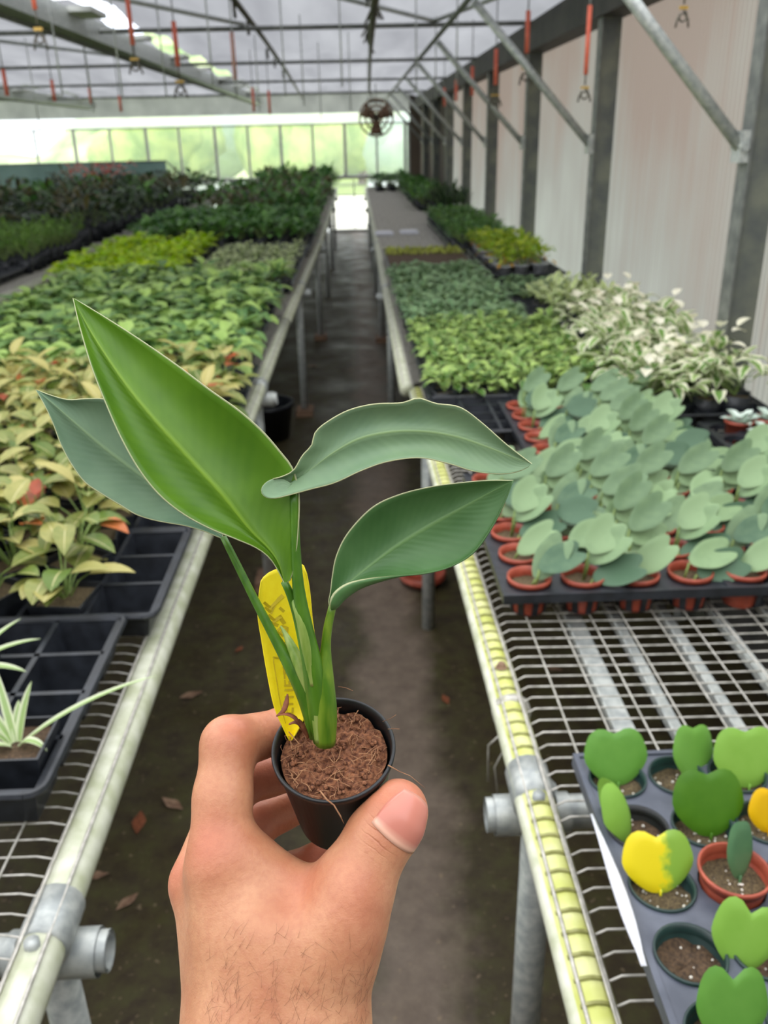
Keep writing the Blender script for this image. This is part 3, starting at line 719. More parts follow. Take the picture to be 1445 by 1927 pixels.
# neon block
def sp_neon(g): return bushy(g, 13, .10, .06, .062, .048, 'heart', (0, .9), .8, tints=(0, 1))
P = make_kind('potted_neon_vine', 'vivid yellow-green leafy vine', 'potted plant', 'vivid yellow-green vines on the left bench', [L['neon'], L['stem']], sp_neon, 4, seed=3)
plant_fill(P, -1.62, -.96, 4.6, 6.3, .105, .105, seed=3)
tray_fill(-1.6, -.95, 4.6, 6.3, .097, 3, 5, 'black tray under vivid yellow-green vines', 'trays under the yellow-green vines')
# mid green block
def sp_mid(g): return bushy(g, 14, .10, .075, .085, .06, 'ovate', (0, 1), .7, tints=(0, 1))
P = make_kind('potted_foliage_plant', 'deep green leafy left-bench plant', 'potted plant', 'deep green plants on the left bench', [L['mid'], L['stem']], sp_mid, 4, seed=4)
plant_fill(P, -1.6, -.32, 6.35, 8.3, .14, .14, seed=4, sc=(1,1.3))
tray_fill(-1.25, -.31, 6.0, 8.3, .115, 4, 4, 'black tray under deep green plants', 'trays under the deep green plants')
# farther mixed blocks
def sp_far(g):
    mb = bushy(g, 14, .13, .11, .12, .06, 'lance', (.1, 1.1), .7, tints=(0, 1)); return mb
P1 = make_kind('potted_leafy_plant', 'far left-bench dark green plant', 'potted plant', 'dark green plants far along the left bench', [L['mid'], L['stem']], sp_far, 3, pot=.1, seed=5)
P2 = make_kind('potted_leafy_plant', 'far left-bench bronze-leaved plant', 'potted plant', 'bronze plants far along the left bench', [L['darkbr'], L['stem']], sp_far, 3, pot=.1, seed=6)
plant_fill(P1+P2, -1.55, -.30, 8.4, 12.5, .2, .23, seed=5, sc=(1, 1.5))
plant_fill(P1*2+P2, -1.5, -.28, 12.6, 14.9, .22, .26, seed=6, sc=(1.2, 1.9), row0=17)
# coppery plants near the front of the left bench
def sp_copper(g, t):
    for q in range(13):
        a = g.uniform(0, 2*PI); r = g.random()**.5*.05; top = (r*math.cos(a), r*math.sin(a), .07+.11*(1-.5*(r/.06)**2)*g.uniform(.35, 1))
        red = g.random() < .11
        mb = MB(); petiole(mb, (r*.2*math.cos(a), r*.2*math.sin(a), .065), top, .0018, 1)
        leaf(mb, top, a+g.uniform(-.6, .6), g.uniform(-.2, .9), .07*g.uniform(.7, 1.15), .046*g.uniform(.8, 1.1), 'ovate', .7*g.uniform(.5, 1.4), .3, g.random(), 0, nt=6)
        mb.build('leaf', [L['redtip'] if red else L['redp'], L['stem']], t)
P = make_kind('potted_peperomia', '', 'potted plant', 'coppery yellow-green plants near the front of the left bench', None, sp_copper, 5, pot=.088, seed=8, parts=True)
D = .1035; TX = -.335
# cells of the tray behind the spider plants: right column partly empty
occ = [(1, 0), (2, 0), (3, 0), (4, 0), (5, 0), (6, 0)] + [(i, j) for i in range(1, 9) for j in range(1, 14)] + [(0, j) for j in range(5, 14)]
g = random.Random(4)
for (i, j) in occ:
    x, y = TX-(i+.5)*D, 1.175+(j+.5)*D
    if y > 2.5: continue
    o = clone(g.choice(P), (x+g.uniform(-.004, .004), y+g.uniform(-.004, .004), BZ+.012), g.uniform(0, 6.28))
    if (i, j) == (1, 0): o['label'] = 'coppery yellow-green plant in a black pot at the front right corner, beside empty cells'; o.scale = (1, 1, .8); o.location.x += .01
    elif j == 0 : o['label'] = 'coppery yellow-green plant, front row of its tray, %s from the right' % ['', '', 'second', 'third', 'fourth', 'fifth', 'sixth'][i]
    else: o['label'] = 'coppery yellow-green plant, row %s from the front, %s from the aisle' % (word(j+1), nth(i+1))
for p in P: drop(p)
proto = cell_tray(4, 3, D, .05, None).build('plant_tray', M['blackp'], smooth=False)
for k in range(10):
    i, j = k % 2, k//2; o = proto if k == 0 else clone(proto, (0, 0, 0)); o.location = (TX-4*D*(i+1)-.016*i, 1.175+j*(3*D+.008), BZ+.006)
    tag(o, 'black cell tray with empty cells at its right edge, just behind the spider plants' if k == 0 else 'black tray under coppery plants, row %s, %s from the aisle' % (word(j+1), nth(i+1)), 'tray', None if k == 0 else 'trays under the coppery plants')
# spider plant tray, nearest on the left
for k in range(1):
    tr = cell_tray(4, 4, .0945, .058, None).build('plant_tray', M['blackp'], smooth=False, loc=(-.377-4*.0945, .775, BZ+.004))
    tag(tr, 'black cell tray with spider plants and empty square cells, nearest on the left bench' if k == 0 else 'black cell tray at the bottom left corner in front of the spider plants', 'tray')
def spider(x, y, label, leaves, z=BZ+.02):
    t = empty('spider_plant', (x, y, z), label, 'potted plant', None)
    mb = MB(); rim = square_pot(.082, .062, mb); mb.build('pot', M['blackp'], t, smooth=False)
    mb = MB(); mb.add(rim, [(0, 1, 2, 3)]); mb.build('soil', M['soil'], t)
    for (az, el, Ll, W, dr) in leaves:
        mb = MB(); leaf(mb, (.006*math.cos(az), .006*math.sin(az), .052), az, el, Ll, W, 'strap', dr, .45, .5, 0, nt=10); mb.build('leaf', L['spider'], t)
R = math.radians
spider(-.423, .845, 'striped spider plant with one long leaf reaching over the left rail', [(R(8), .62, .185, .011, .30), (R(60), 1.25, .075, .014, .2), (R(95), 1.05, .05, .012, .3), (R(170), .7, .1, .011, .3), (R(200), .45, .09, .012, .4), (R(150), 1.0, .11, .011, .35), (R(-20), .9, .045, .012, 1.3), (R(230), .8, .06, .01, .5), (R(120), 1.1, .10, .011, .3)])
spider(-.555, 1.005, 'striped spider plant cut by the left frame edge, behind the long-leaved one', [(R(35), .75, .10, .013, .3), (R(15), .6, .11, .013, .45), (R(-5), .4, .09, .015, .55), (R(70), 1.0, .1, .012, .3), (R(140), .8, .09, .011, .3), (R(200), .6, .09, .011, .3), (R(-40), .8, .07, .012, .7)])
# left of the bench: bare strip and trays, then the far bench
def sp_dk(g): return bushy(g, 16, .2, .15, .13, .085, 'ovate', (-.1, 1), .8, tints=(0, 1), z0=.1)
def sp_dk2(g): return bushy(g, 20, .22, .15, .17, .045, 'lance', (.2, 1.2), .9, tints=(0, 1), z0=.1)
PA = make_kind('potted_shrub', 'dark broad-leaved plant, farthest left bench', 'potted plant', 'dark broad-leaved plants on the farthest left bench', [L['dark'], L['stem']], sp_dk, 4, pot=.12, ph=.1, seed=10)
PB = make_kind('potted_shrub', 'dark bronze narrow-leaved plant, farthest left bench', 'potted plant', 'bronze narrow-leaved plants on the farthest left bench', [L['darkbr'], L['stem']], sp_dk2, 3, pot=.12, ph=.1, seed=11)
PC = make_kind('potted_shrub', 'mid green leafy plant, farthest left bench', 'potted plant', 'green plants on the farthest left bench', [L['mid'], L['stem']], sp_dk, 3, pot=.12, ph=.1, seed=12)
plant_fill(PA*2+PB+PC, -4.4, -1.98, 6.9, 13.8, .27, .34, seed=20, sc=(.9, 1.3))
plant_fill(PA*2+PB+PC, -4.4, -2.55, 4.5, 6.8, .27, .32, seed=40, sc=(.9, 1.3), row0=20)
def sp_fern(g): return bushy(g, 40, .12, .07, .05, .012, 'lance', (.2, 1.2), .6, tints=(0, 1))
P = make_kind('potted_fern', 'fine-leaved light green plant', 'potted plant', 'fine-leaved plants beside the bare bench strip', [L['fern'], L['stem']], sp_fern, 3, seed=13)
plant_fill(P, -2.52, -1.98, 5.5, 6.7, .12, .13, seed=13, sc=(1.1, 1.5))
tray_fill(-2.5, -1.98, 4.3, 6.6, .12, 4, 5, 'black tray under fine-leaved green plants', 'trays under the fine-leaved plants')
t = empty('shrub_planter', (-2.35, 3.9, BZ), 'dark bronze plant with trailing leaves at the left frame edge', 'potted plant')
g = random.Random(5); mb = bushy(g, 30, .2, .16, .11, .05, 'lance', (-.2, 1), .9, z0=.1); mb.build('foliage', [L['darkbr'], L['stem']], t)
mb = MB(); square_pot(.16, .12, mb); mb.build('pot', M['blackp'], t, smooth=False)
mb = MB(); mb.tube([(-2.42, 4.2, .99), (-2.1, 4.0, .86), (-1.92, 3.92, .79)], .011, 8); tag(mb.build('bent_pipe', M['galv']), 'grey bent pipe end between the two left benches', 'pipe')
# coral plant and teal cloth at the far left
t = empty('coral_leaved_plant', (-3.4, 12.6, BZ), 'coral pink leaved plant standing above the dark foliage far left', 'potted plant')
mb = MB(); square_pot(.2, .30, mb); mb.build('pot', M['blackp'], t, smooth=False)
mb = MB(); g = random.Random(9)
for q in range(70):
    leaf(mb, (g.uniform(-.42, .42), g.uniform(-.2, .2), .30+g.uniform(.02, .2)), g.uniform(0, 6.28), g.uniform(-.1, .8), .13, .06, 'ovate', .6, .2, g.random(), 0, nt=4)
mb.build('foliage', L['pink'], t)
a, b_ = ony(-60, 318, 13.95), ony(312, 303, 13.95)
mb = MB(); nx = 40; vs = []
for i in range(nx+1):
    x = a.x+(b_.x-a.x)*i/nx
    for z in (.45, .95, b_.z if i < nx else b_.z): vs.append((x, 13.95+.02*math.sin(i*.9), z + (0 if z > 1.1 else 0)))
mb.add(vs, [(3*i+j, 3*i+3+j, 3*i+4+j, 3*i+1+j) for i in range(nx) for j in (0, 1)])
mb.tube([(a.x, 13.94, b_.z), (b_.x, 13.94, b_.z)], .012, 6, mi=1); mb.tube([(b_.x, 13.94, b_.z), (b_.x+.25, 13.94, b_.z-.22)], .012, 6, mi=1)
tag(mb.build('shade_cloth', [M['cloth'], M['galvdark']]), 'teal shade cloth screen hung below the far windows on the left', 'shade cloth')

# ------------------------------------------------------------------ right bench planting
def sp_fin(g): return bushy(g, 24, .055, .045, .040, .032, 'ovate', (-.1, .9), .8, tints=(0, 1), z0=.05)
P = make_kind('potted_creeper', 'small bright green bushy plant', 'potted plant', 'small bright green plants on the right bench', [L['fin'], L['stem']], sp_fin, 5, pot=.066, ph=.05, seed=21)
plant_fill(P, .205, .79, 2.36, 3.3, .076, .076, seed=21)
P = make_kind('potted_creeper', 'small bluish green bushy plant', 'potted plant', 'small bluish green plants on the right bench', [L['finb'], L['stem']], sp_fin, 5, pot=.066, ph=.05, seed=22)
plant_fill(P, .19, .69, 3.3, 4.85, .076, .076, seed=22)
tray_fill(.2, .70, 2.05, 4.85, .0765, 3, 4, 'black tray of small bushy plants', 'trays under the small bushy plants', h=.045)
# cream variegated plants towards the wall
def sp_white(g):
    mb = bushy(g, 18, .11, .082, .07, .04, 'ovate', (-.1, 1), .8, tints=(0, 1)); return mb
def sp_white2(g):
    mb = sp_white(g); return mixin(g, mb, 4, .13, .07, .055, .036, 'ovate', 4)
P = []
for v in range(5):
    g = random.Random(300+v); mb = sp_white2(g) if v < 3 else sp_white(g)
    rim = square_pot(.078, .07, mb, mi=2); mb.add(rim, [(0, 1, 2, 3)], mi=3)
    o = mb.build('potted_variegated_plant', [L['white'], L['stem'], M['blackp'], M['soilp'], L['cream']]); tag(o, 'cream and green variegated plant', 'potted plant', 'cream variegated plants near the right wall'); o.location = (0, 0, -5); P.append(o)
plant_fill(P, .71, 1.09, 2.16, 2.75, .085, .09, seed=23)
plant_fill(P, .80, 1.09, 2.75, 3.3, .09, .09, seed=24, row0=6)
def sp_wide(g): return bushy(g, 16, .13, .06, .055, .03, 'ovate', (0, 1.2), .6, tints=(0, 1))
P = make_kind('potted_foliage_plant', 'taller pale green right-wall plant', 'potted plant', 'taller pale green plants against the right wall', [L['pale'], L['stem']], sp_wide, 4, seed=25)
plant_fill(P, .76, 1.1, 3.3, 3.9, .09, .09, seed=25, sc=(.7, .95))
P = make_kind('potted_creeper', 'low grey-green creeper', 'potted plant', 'low grey-green creepers on the right bench', [L['finb'], L['stem']], sp_fin, 3, pot=.066, ph=.05, seed=26)
plant_fill(P, .72, 1.09, 3.95, 4.45, .08, .08, seed=26, sc=(.6, .8))
tray_fill(.70, 1.09, 2.13, 3.9, .0925, 4, 5, 'black tray of cream variegated plants', 'trays under the cream variegated plants')
# one yellow spotted leaf at the front of the variegated block
# lime plants in pale pots
t0 = []
for v in range(4):
    g = random.Random(400+v); mb = bushy(g, 22, .10, .065, .06, .026, 'lance', (.1, 1.1), .9, tints=(0, 1)); mixin(g, mb, 4, .03, .07, .05, .025, 'lance', 4, el=(-.4, .3))
    mb.lathe([(.001, 0), (.034, 0), (.042, .068), (.046, .068), (.046, .076), (.04, .076), (.038, .066), (.001, .066)], 14, mi=2)
    o = mb.build('potted_lime_plant', [L['yel'], L['stem'], M['silverp'], M['soilp'], L['ora']]); tag(o, 'lime green plant in pale pot', 'potted plant', 'lime green plants in pale pots'); o.location = (0, 0, -5); t0.append(o)
plant_fill(t0, .73, 1.08, 4.62, 5.75, .098, .105, z=BZ+.03, seed=27)
tray_fill(.72, 1.09, 4.58, 5.8, .092, 4, 6, 'black tray under lime green plants', 'trays under the lime green plants', h=.05, z=BZ+.01)
# mossy tray with bare soil
t = empty('seedling_tray', (.19, 4.95, BZ+.004), 'wide brown soil tray edged with yellow-green moss beside the right rail', 'tray')
mb = cell_tray(5, 9, .0945, .06, None); mb.build('shell', M['blackp'], t, smooth=False)
mb = MB(); mb.box(.0, .4725, 0, .85, .04, .062); mb.build('soil', M['soil'], t, smooth=False)
mb = MB(); g = random.Random(31)
for q in range(420): leaf(mb, (g.uniform(0, .47), g.uniform(.52, .85), .06), g.uniform(0, 6.28), g.uniform(.3, 1.4), .035, .012, 'lance', .5, .2, g.random(), 0, nt=3)
o = mb.build('moss', L['moss'], t); o['kind'] = 'stuff'
P = make_kind('potted_foliage_plant', 'dark green right-wall plant', 'potted plant', 'dark green plants along the right wall', [L['mid'], L['stem']], lambda g: bushy(g, 22, .09, .07, .05, .026, 'ovate', (0, 1), .7), 4, pot=.09, seed=32)
plant_fill(P, .66, 1.08, 5.95, 8.3, .105, .11, seed=32)
tray_fill(.65, 1.08, 5.9, 8.3, .105, 4, 5, 'black tray under dark green wall plants', 'trays under the dark green wall plants')
P = make_kind('potted_grass_plant', 'tall narrow-leaved right-wall plant', 'potted plant', 'tall narrow-leaved plants at the far right', [L['dark'], L['mid']], lambda g: bushy(g, 22, .12, .05, .17, .022, 'lance', (.7, 1.4), .3), 3, pot=.1, seed=33)
plant_fill(P, .80, 1.08, 8.4, 9.6, .13, .16, seed=33)
P = make_kind('potted_leafy_plant', 'low green far right-bench plant', 'potted plant', 'low green plants at the far right', [L['mid'], L['stem']], sp_far, 3, pot=.1, seed=34)
plant_fill(P, .66, 1.05, 9.7, 13.5, .17, .2, seed=34); plant_fill(P, .3, 1.05, 13.6, 15.1, .19, .2, seed=35, row0=19)
# white labels / small items on the bare far mesh
for i, (x, y) in enumerate([(.24, 7.4), (.45, 7.45)]):
    mb = MB(); mb.box(-.075, .075, -.12, .12, 0, .012); mb.box(-.06, .06, -.1, .1, .012, .02)
    o = tag(mb.build('saucer_stack', M['white'], smooth=False, loc=(x, y, BZ+.004)), '%s white plastic tray piece on the bare far mesh of the right bench' % ('left' if i == 0 else 'right'), 'tray piece')

# red pots with grey-green thick leaves
def red_pot(t, soil='soilp'):
    mb = rpot(.0365, .062, None); p = mb.build('pot', M['redp'], t)
    mb = soil_disc(.0325, .046, rnd.random()*9); mb.build('soil', M[soil], t)
def kerrii_proto(v):
    g = random.Random(500+v); t = empty('potted_heart_leaf', (0, 0, -5), '', 'potted plant', 'grey-green heart leaves in red pots')
    red_pot(t)
    n = [2, 3, 2, 3, 2, 1, 3][v % 7]
    for q in range(n):
        az = g.uniform(-.5, .9) + (0 if q == 0 else g.uniform(-.3, .5)); el = g.uniform(.1, .8); A = Vector((math.cos(az)*math.cos(el), math.sin(az)*math.cos(el)*.8, math.sin(el)))
        Bv = Vector((-math.sin(az)+g.uniform(-.5, .2), math.cos(az)*.75, g.uniform(.15, .8)))
        mb = MB(); b0 = Vector((g.uniform(-.014, .01), g.uniform(-.012, .012), .045)); b1 = b0+Vector((.006, 0, .012+.02*q))
        mb.tube([b0, b1], .002, 6, mi=1); heart_leaf(mb, b1, A, Bv, g.uniform(.078, .1), g.uniform(.05, .06), .0035, .34, .12, g.random()); mb.build('leaf', [L['kerrii'], L['stem']], t)
    return t
KP = [kerrii_proto(v) for v in range(7)]
ords2 = ['first', 'second', 'third', 'fourth', 'fifth', 'sixth', 'seventh', 'eighth', 'ninth', 'tenth']
dx, dy = .0885, .0885; X0, Y0 = .222, 1.195; TZ = .05
g = random.Random(11); k = 0
pos = []
for j in range(12):
    for i in range(8 if j < 6 else 4):
        x = X0+(i+.5)*dx; y = Y0+(j+.5)*dy
        if j >= 6: x += .16
        if x > .80: continue
        pos.append((i, j, x, y))
for (i, j, x, y) in pos:
    if j == 0 and i == 2: pr = KP[5]
    else: pr = KP[(i*3+j*5+(i*j)) % 7]
    o = clone(pr, (x, y, BZ+.004), g.uniform(-.35, .35))
    o['label'] = 'grey-green heart-leaf plant in red pot, %s from the left, row %s' % (ords2[i], ['one', 'two', 'three', 'four', 'five', 'six', 'seven', 'eight', 'nine', 'ten', 'eleven', 'twelve'][j])
for p in KP: drop(p)
def put_tray(nx, ny, dx_, dy_, h, rh, x, y, mat, label, grp=None):
    o = round_tray(nx, ny, dx_, dy_, h, rh, None).build('plant_tray', M[mat], smooth=False, loc=(x, y, BZ+.004)); tag(o, label, 'tray', grp); return o
put_tray(4, 6, dx, dy, .052, .0368, X0, Y0, 'blackp', 'black ribbed tray holding the front left red pots of grey-green leaves')
put_tray(3, 6, dx, dy, .052, .0368, X0+4*dx+.012, Y0, 'blackp', 'black ribbed tray holding the front right red pots, cut by the frame edge')
put_tray(4, 6, dx, dy, .052, .0368, X0+.16, Y0+6*dy+.012, 'blackp', 'black ribbed tray holding the rear red pots of grey-green leaves')
# empty black trays at the right and silver plants in red pots
put_tray(4, 6, .0885, .0885, .052, .036, .845, 1.50, 'blackp', 'empty black round-hole tray beside the silver plants')
for i, (x, y) in enumerate([(.93, 2.0), (.955, 1.9), (1.01, 2.01), (1.03, 1.91), (.96, 1.8)]):
    t = empty('potted_silver_plant', (x, y, BZ+.012), 'silver rosette in a red pot at the right edge, %s' % ['back left', 'middle left', 'back right', 'middle right', 'front'][i], 'potted plant', 'silver plants in red pots')
    red_pot(t); g = random.Random(i+60)
    for q in range(11):
        mb = MB(); a = q*2.4; leaf(mb, (.006*math.cos(a), .006*math.sin(a), .05), a, .2+.09*q, .045, .024, 'round', .2, .5, g.random(), 0, nt=5); mb.build('leaf', L['silver'], t)

for o in [o for o in COL.objects if o.parent is None and o.location.z < -4.5]: drop(o)

# ------------------------------------------------------------------ near tray of heart leaves
HX, HY, hx, hy = .2385, .4145-.0, .0675, .0752
tr = round_tray(5, 7, hx, hy, .062, .0315, None, ribs=True).build('plant_tray', M['greyp'], smooth=False, loc=(HX, HY-2*hy, BZ+.003)); tag(tr, 'grey round-hole tray of single heart leaves nearest on the right bench', 'tray')
def near_pot(i, j, mat, sm, label, leaves, z=0, dark=None):
    """i column, j row counted away from the camera"""
    x, y = HX+(i+.5)*hx, HY+(j+.5)*hy
    t = empty('potted_heart_leaf', (x, y, BZ+.006+z), label, 'potted plant')
    mb = MB(); r = .0318 if mat != 'redp' else .0335; h = .062 if mat != 'redp' else .066
    mb.lathe([(.001, 0), (r*.72, 0), (r*.92, h-.006), (r, h-.004), (r, h), (r*.93, h), (r*.9, h-.012), (r*.87, h-.022)], 30); mb.build('pot', M[mat], t)
    mb = soil_disc(r*.885, h-.017, i*5+j, 24, .003); so = mb.build('soil', M[sm], t)
    mb = MB(); g = random.Random(i*7+j)
    for q in range(16 if sm == 'soilp' else 7):
        a = g.uniform(0, 6.28); q_ = g.random()**.5*r*.8; c = (q_*math.cos(a), q_*math.sin(a), h-.016); s_ = g.uniform(.0007, .0017)
        mb.lathe([(.0001, -s_), (s_*.8, -s_*.5), (s_, 0), (s_*.7, s_*.7), (.0001, s_)], 6, M=Matrix.Translation(c))
    o = mb.build('perlite', M['perlite'], t); o['kind'] = 'stuff'
    for (bx, by, A, Bv, Lh, Wd, mt, kw) in leaves:
        mb = MB(); mb.tube([(bx, by, h-.024), (bx, by, h-.008)], .0014, 8); heart_leaf(mb, (bx, by+.002, h-.014), A, Bv, Lh, Wd, mi=0, **kw); mb.build('leaf', [L[mt]], t)
k = dict
near_pot(0, 4, 'greenp', 'soilp', 'heart leaf plant in the back left corner of the grey tray, round mid green leaf', [(.002, .0, (0, .5, .87), (1, 0, -.1), .070, .073, 'h_mid', k(notch=.27, th=.005))])
near_pot(1, 4, 'greenp', 'soilp', 'light green heart leaf leaning left in the back row, second pot from the left', [(.022, .004, (.06, .5, .87), (1, .3, -.35), .068, .060, 'h_mid', k(notch=.22, th=.005, tint=.9))])
near_pot(2, 4, 'greenp', 'soilp', 'lime green heart leaf in the back row at the right frame edge', [(.010, -.012, (.02, .5, .87), (1, .1, 0), .074, .078, 'h_lite', k(notch=.25, th=.005))])
near_pot(0, 3, 'potblack', 'soil', 'narrow lime leaf seen edge-on in a black pot, second row from the back', [(-.004, -.008, (-.22, .42, .87), (.22, .75, -.5), .074, .05, 'h_lite', k(notch=.2, th=.006, bend=.5))])
near_pot(1, 3, 'greenp', 'soilp', 'deep green heart leaf, darkest of the near leaves', [(.008, -.006, (.02, .5, .87), (1, .0, -.16), .076, .078, 'h_dark', k(notch=.25, th=.005))])
near_pot(2, 3, 'greenp', 'soilp', 'fully yellow heart leaf at the right frame edge', [(.002, -.004, (.1, .4, .9), (1, .3, .1), .052, .052, 'h_yel', k(notch=.2, th=.005))])
near_pot(0, 2, 'greenp', 'soilp', 'half yellow heart leaf in the third row from the back', [(.0, .0, (.0, .5, .87), (1, .0, -.03), .066, .070, 'h_two', k(notch=.33, th=.005))])
near_pot(1, 2, 'redp', 'soilp', 'small bluish green leaf standing in a red pot', [(.006, -.002, (.12, .5, .87), (.8, .5, -.25), .058, .044, 'h_blue', k(notch=.05, th=.006))], z=.012)
near_pot(2, 2, 'greenp', 'soilp', 'green heart leaf cut by the right frame edge, third row from the back', [(.012, .0, (.1, .4, 1), (1, .3, .1), .05, .05, 'h_mid', k(notch=.2))])
near_pot(0, 1, 'greenp', 'soil', 'dark green pot of bare soil without a leaf beside the white stake', [])
near_pot(1, 1, 'greenp', 'soil', 'light green heart leaf bending right over a soil pot near the bottom edge', [(-.025, -.012, (.22, .42, .85), (.85, -.35, -.45), .068, .056, 'h_lite', k(notch=.42, th=.005, lop=-.1))])
near_pot(2, 1, 'greenp', 'soil', 'heart leaf at the right frame edge near the bottom corner', [(.01, .0, (.1, .4, 1), (1, .3, .1), .05, .05, 'h_mid', k(notch=.2))])
near_pot(0, 0, 'greenp', 'soilp', 'bottom heart leaf with two lobes rising beside the tray edge', [(.006, -.004, (.12, .5, .83), (.95, -.1, -.40), .070, .062, 'h_mid', k(notch=.42, th=.005))])
near_pot(1, 0, 'greenp', 'soilp', 'heart leaf at the bottom right corner of the photo', [(.02, .0, (0, .1, 1), (1, .1, 0), .05, .05, 'h_mid', k(notch=.3))])
# white label stake lying along the tray edge
a = onz(1113, 1532, BZ+.071); b_ = onz(1212, 1818, BZ+.071)
mb = MB(); n = 14; vs = []; ax = (b_-a); sd = Vector((-ax.y, ax.x, 0)).normalized(); ln = ax.length
for i in range(n+1):
    t_ = i/n; wv = .0013+.0062*math.sin(PI*min(1, t_*1.02))**.8*(.22+1.1*t_) if t_ < .93 else .0028
    c = a+ax*t_+Vector((0, 0, .004*math.sin(PI*t_)))
    for u in range(8):
        A = 2*PI*u/8; vs.append(c+sd*(wv*math.cos(A))+Vector((0, 0, wv*.35*math.sin(A))))
fs = [(i*8+u, i*8+(u+1) % 8, (i+1)*8+(u+1) % 8, (i+1)*8+u) for i in range(n) for u in range(8)]+[tuple(range(8))[::-1], tuple(n*8+u for u in range(8))]
mb.add(vs, fs); tag(mb.build('label_stake', M['white']), 'long white tapered label stake lying on the grey tray edge', 'label')
#HELD
# ------------------------------------------------------------------ held pot plant
def C(px, py, d): return np.array([(px-CX)/F*d, -(py-CY)/F*d, d])
def W(c): return CAMP + RT*float(c[0]) + UP*float(c[1]) + fw*float(c[2])
def Wd_(c): return RT*float(c[0]) + UP*float(c[1]) + fw*float(c[2])
PC_ = C(627, 1405, .345); PA_ = np.array([-.03, .77, -.637]); PA_ /= np.linalg.norm(PA_)
RR, PH = .0247, .050
zc = Wd_(PA_).normalized(); xc = RT.copy(); xc = (xc - zc*xc.dot(zc)).normalized(); yc = zc.cross(xc)
rimc = W(PC_)
MP = Matrix(((xc.x, yc.x, zc.x, rimc.x), (xc.y, yc.y, zc.y, rimc.y), (xc.z, yc.z, zc.z, rimc.z), (0, 0, 0, 1)))   # pot frame, origin at rim centre
root = empty('potted_bird_of_paradise', W(PC_-PA_*PH), 'young broad-leaved plant in a small black pot held up by the hand', 'potted plant')
off = -Vector(root.location)
def rel(p): return Vector(p)+off
mb = MB()
prof = [(.001, -PH), (.0168, -PH), (.0182, -PH+.0022), (RR-.0012, -.004), (RR, -.003), (RR+.0003, -.0008), (RR-.0002, 0), (RR-.0012, -.0006), (RR-.0018, -.004), (RR-.0026, -.012)]
mb.lathe(prof, 56, M=Matrix.Translation(off) @ MP); mb.build('pot', M['potblack'], root)
# coir soil: rough mound
mb = MB(); n = 84; nr = 30; vs = []; Rs = RR-.0032
for j in range(nr+1):
    for k in range(n):
        a = 2*PI*k/n; q = Rs*j/nr; x, y = q*math.cos(a), q*math.sin(a)
        f = noise.noise(Vector((x*190, y*190, 1)))*.0022 + noise.noise(Vector((x*480, y*480, 7)))*.0014 + noise.noise(Vector((x*1100, y*1100, 3)))*.0007
        z = -.0045 + f - .0016*(j/nr)**4; vs.append(rel(MP @ Vector((x, y, z))))
mb.add(vs, [(j*n+k, (j+1)*n+k, (j+1)*n+(k+1) % n, j*n+(k+1) % n) for j in range(nr) for k in range(n)])
soil = mb.build('soil', M['coir'], root)
mb = MB(); g = random.Random(2)
for q in range(120):
    a = g.uniform(0, 6.28); r = Rs*g.random()**.5*.97; x, y = r*math.cos(a), r*math.sin(a); Lf = g.uniform(.002, .008); d = g.uniform(0, 6.28)
    z0_ = -.0045+g.uniform(.0005, .0018)
    pts = [Vector((x+math.cos(d+g.uniform(-.3, .3))*Lf*s, y+math.sin(d)*Lf*s, z0_+.0016*math.sin(s*3)*g.uniform(.2, 1))) for s in (0, .35, .7, 1)]
    pts = [p if p.xy.length < Rs else Vector((*(p.xy.normalized()*Rs), p.z)) for p in pts]
    mb.tube([rel(MP @ p) for p in pts], g.uniform(.0001, .00022), 4, cap=False)
for q in range(130):  # crumbs
    a = g.uniform(0, 6.28); r = Rs*g.random()**.5*.93; c = MP @ Vector((r*math.cos(a), r*math.sin(a), -.004)); s_ = g.uniform(.0005, .0013)
    mb.lathe([(.00005, -s_), (s_, -s_*.3), (s_*.8, s_*.6), (.00005, s_)], 6, mi=1, M=Matrix.Translation(off+c) @ Matrix.Rotation(g.uniform(0, 3), 4, 'X'))
o = mb.build('coir_fibre', [M['fibre'], M['coir']], soil); o['kind'] = 'stuff'
# loose long fibres
mb = MB()
def strand(pts, r): mb.tube([rel(W(C(*p))) for p in pts], r, 5)
strand([(602,1488,.318), (615,1505,.316), (628,1515,.315), (640,1535,.315), (647,1550,.316)], [.0003, .00035, .0003, .0003, .0001])
strand([(730,1440,.337), (752,1452,.335), (772,1460,.335), (790,1475,.334), (800,1483,.334)], [.0003, .00015, .0001, .0001, .00008])
strand([(543,1377,.343), (553,1388,.340), (563,1400,.338)], .0002)
strand([(730,1372,.345), (742,1371,.343), (752,1372,.343)], .00012); strand([(720,1358,.35), (735,1352,.348), (745,1345,.347)], .0001)
strand([(636,1292,.36), (650,1294,.36), (664,1300,.36)], .00012)
mb.build('loose_fibre', M['fibre'], root)
# petioles
def catmull(P_, n):
    P_ = [np.array(p, float) for p in P_]; Q = [2*P_[0]-P_[1]]+P_+[2*P_[-1]-P_[-2]]; out = []
    for i in range(1, len(Q)-2):
        a, b, c, d = Q[i-1:i+3]
        for t in np.linspace(0, 1, 12, endpoint=False): out.append(.5*((2*b)+(-a+c)*t+(2*a-5*b+4*c-d)*t*t+(-a+3*b-3*c+d)*t**3))
    out.append(P_[-1]); out = np.array(out); s = np.r_[0, np.cumsum(np.linalg.norm(np.diff(out, axis=0), axis=1))]; u = np.linspace(0, s[-1], n)
    return np.stack([np.interp(u, s, out[:, k]) for k in range(out.shape[1])], 1)
def petm(name, c1, c2):
    b = NB(name); b.rough(.38, .45); n = b.noise(240, 3, scl=(1, 1, .15)); b.base(b.ramp(n, [(.35, lin(c1)), (.65, lin(c2))])); return b.m
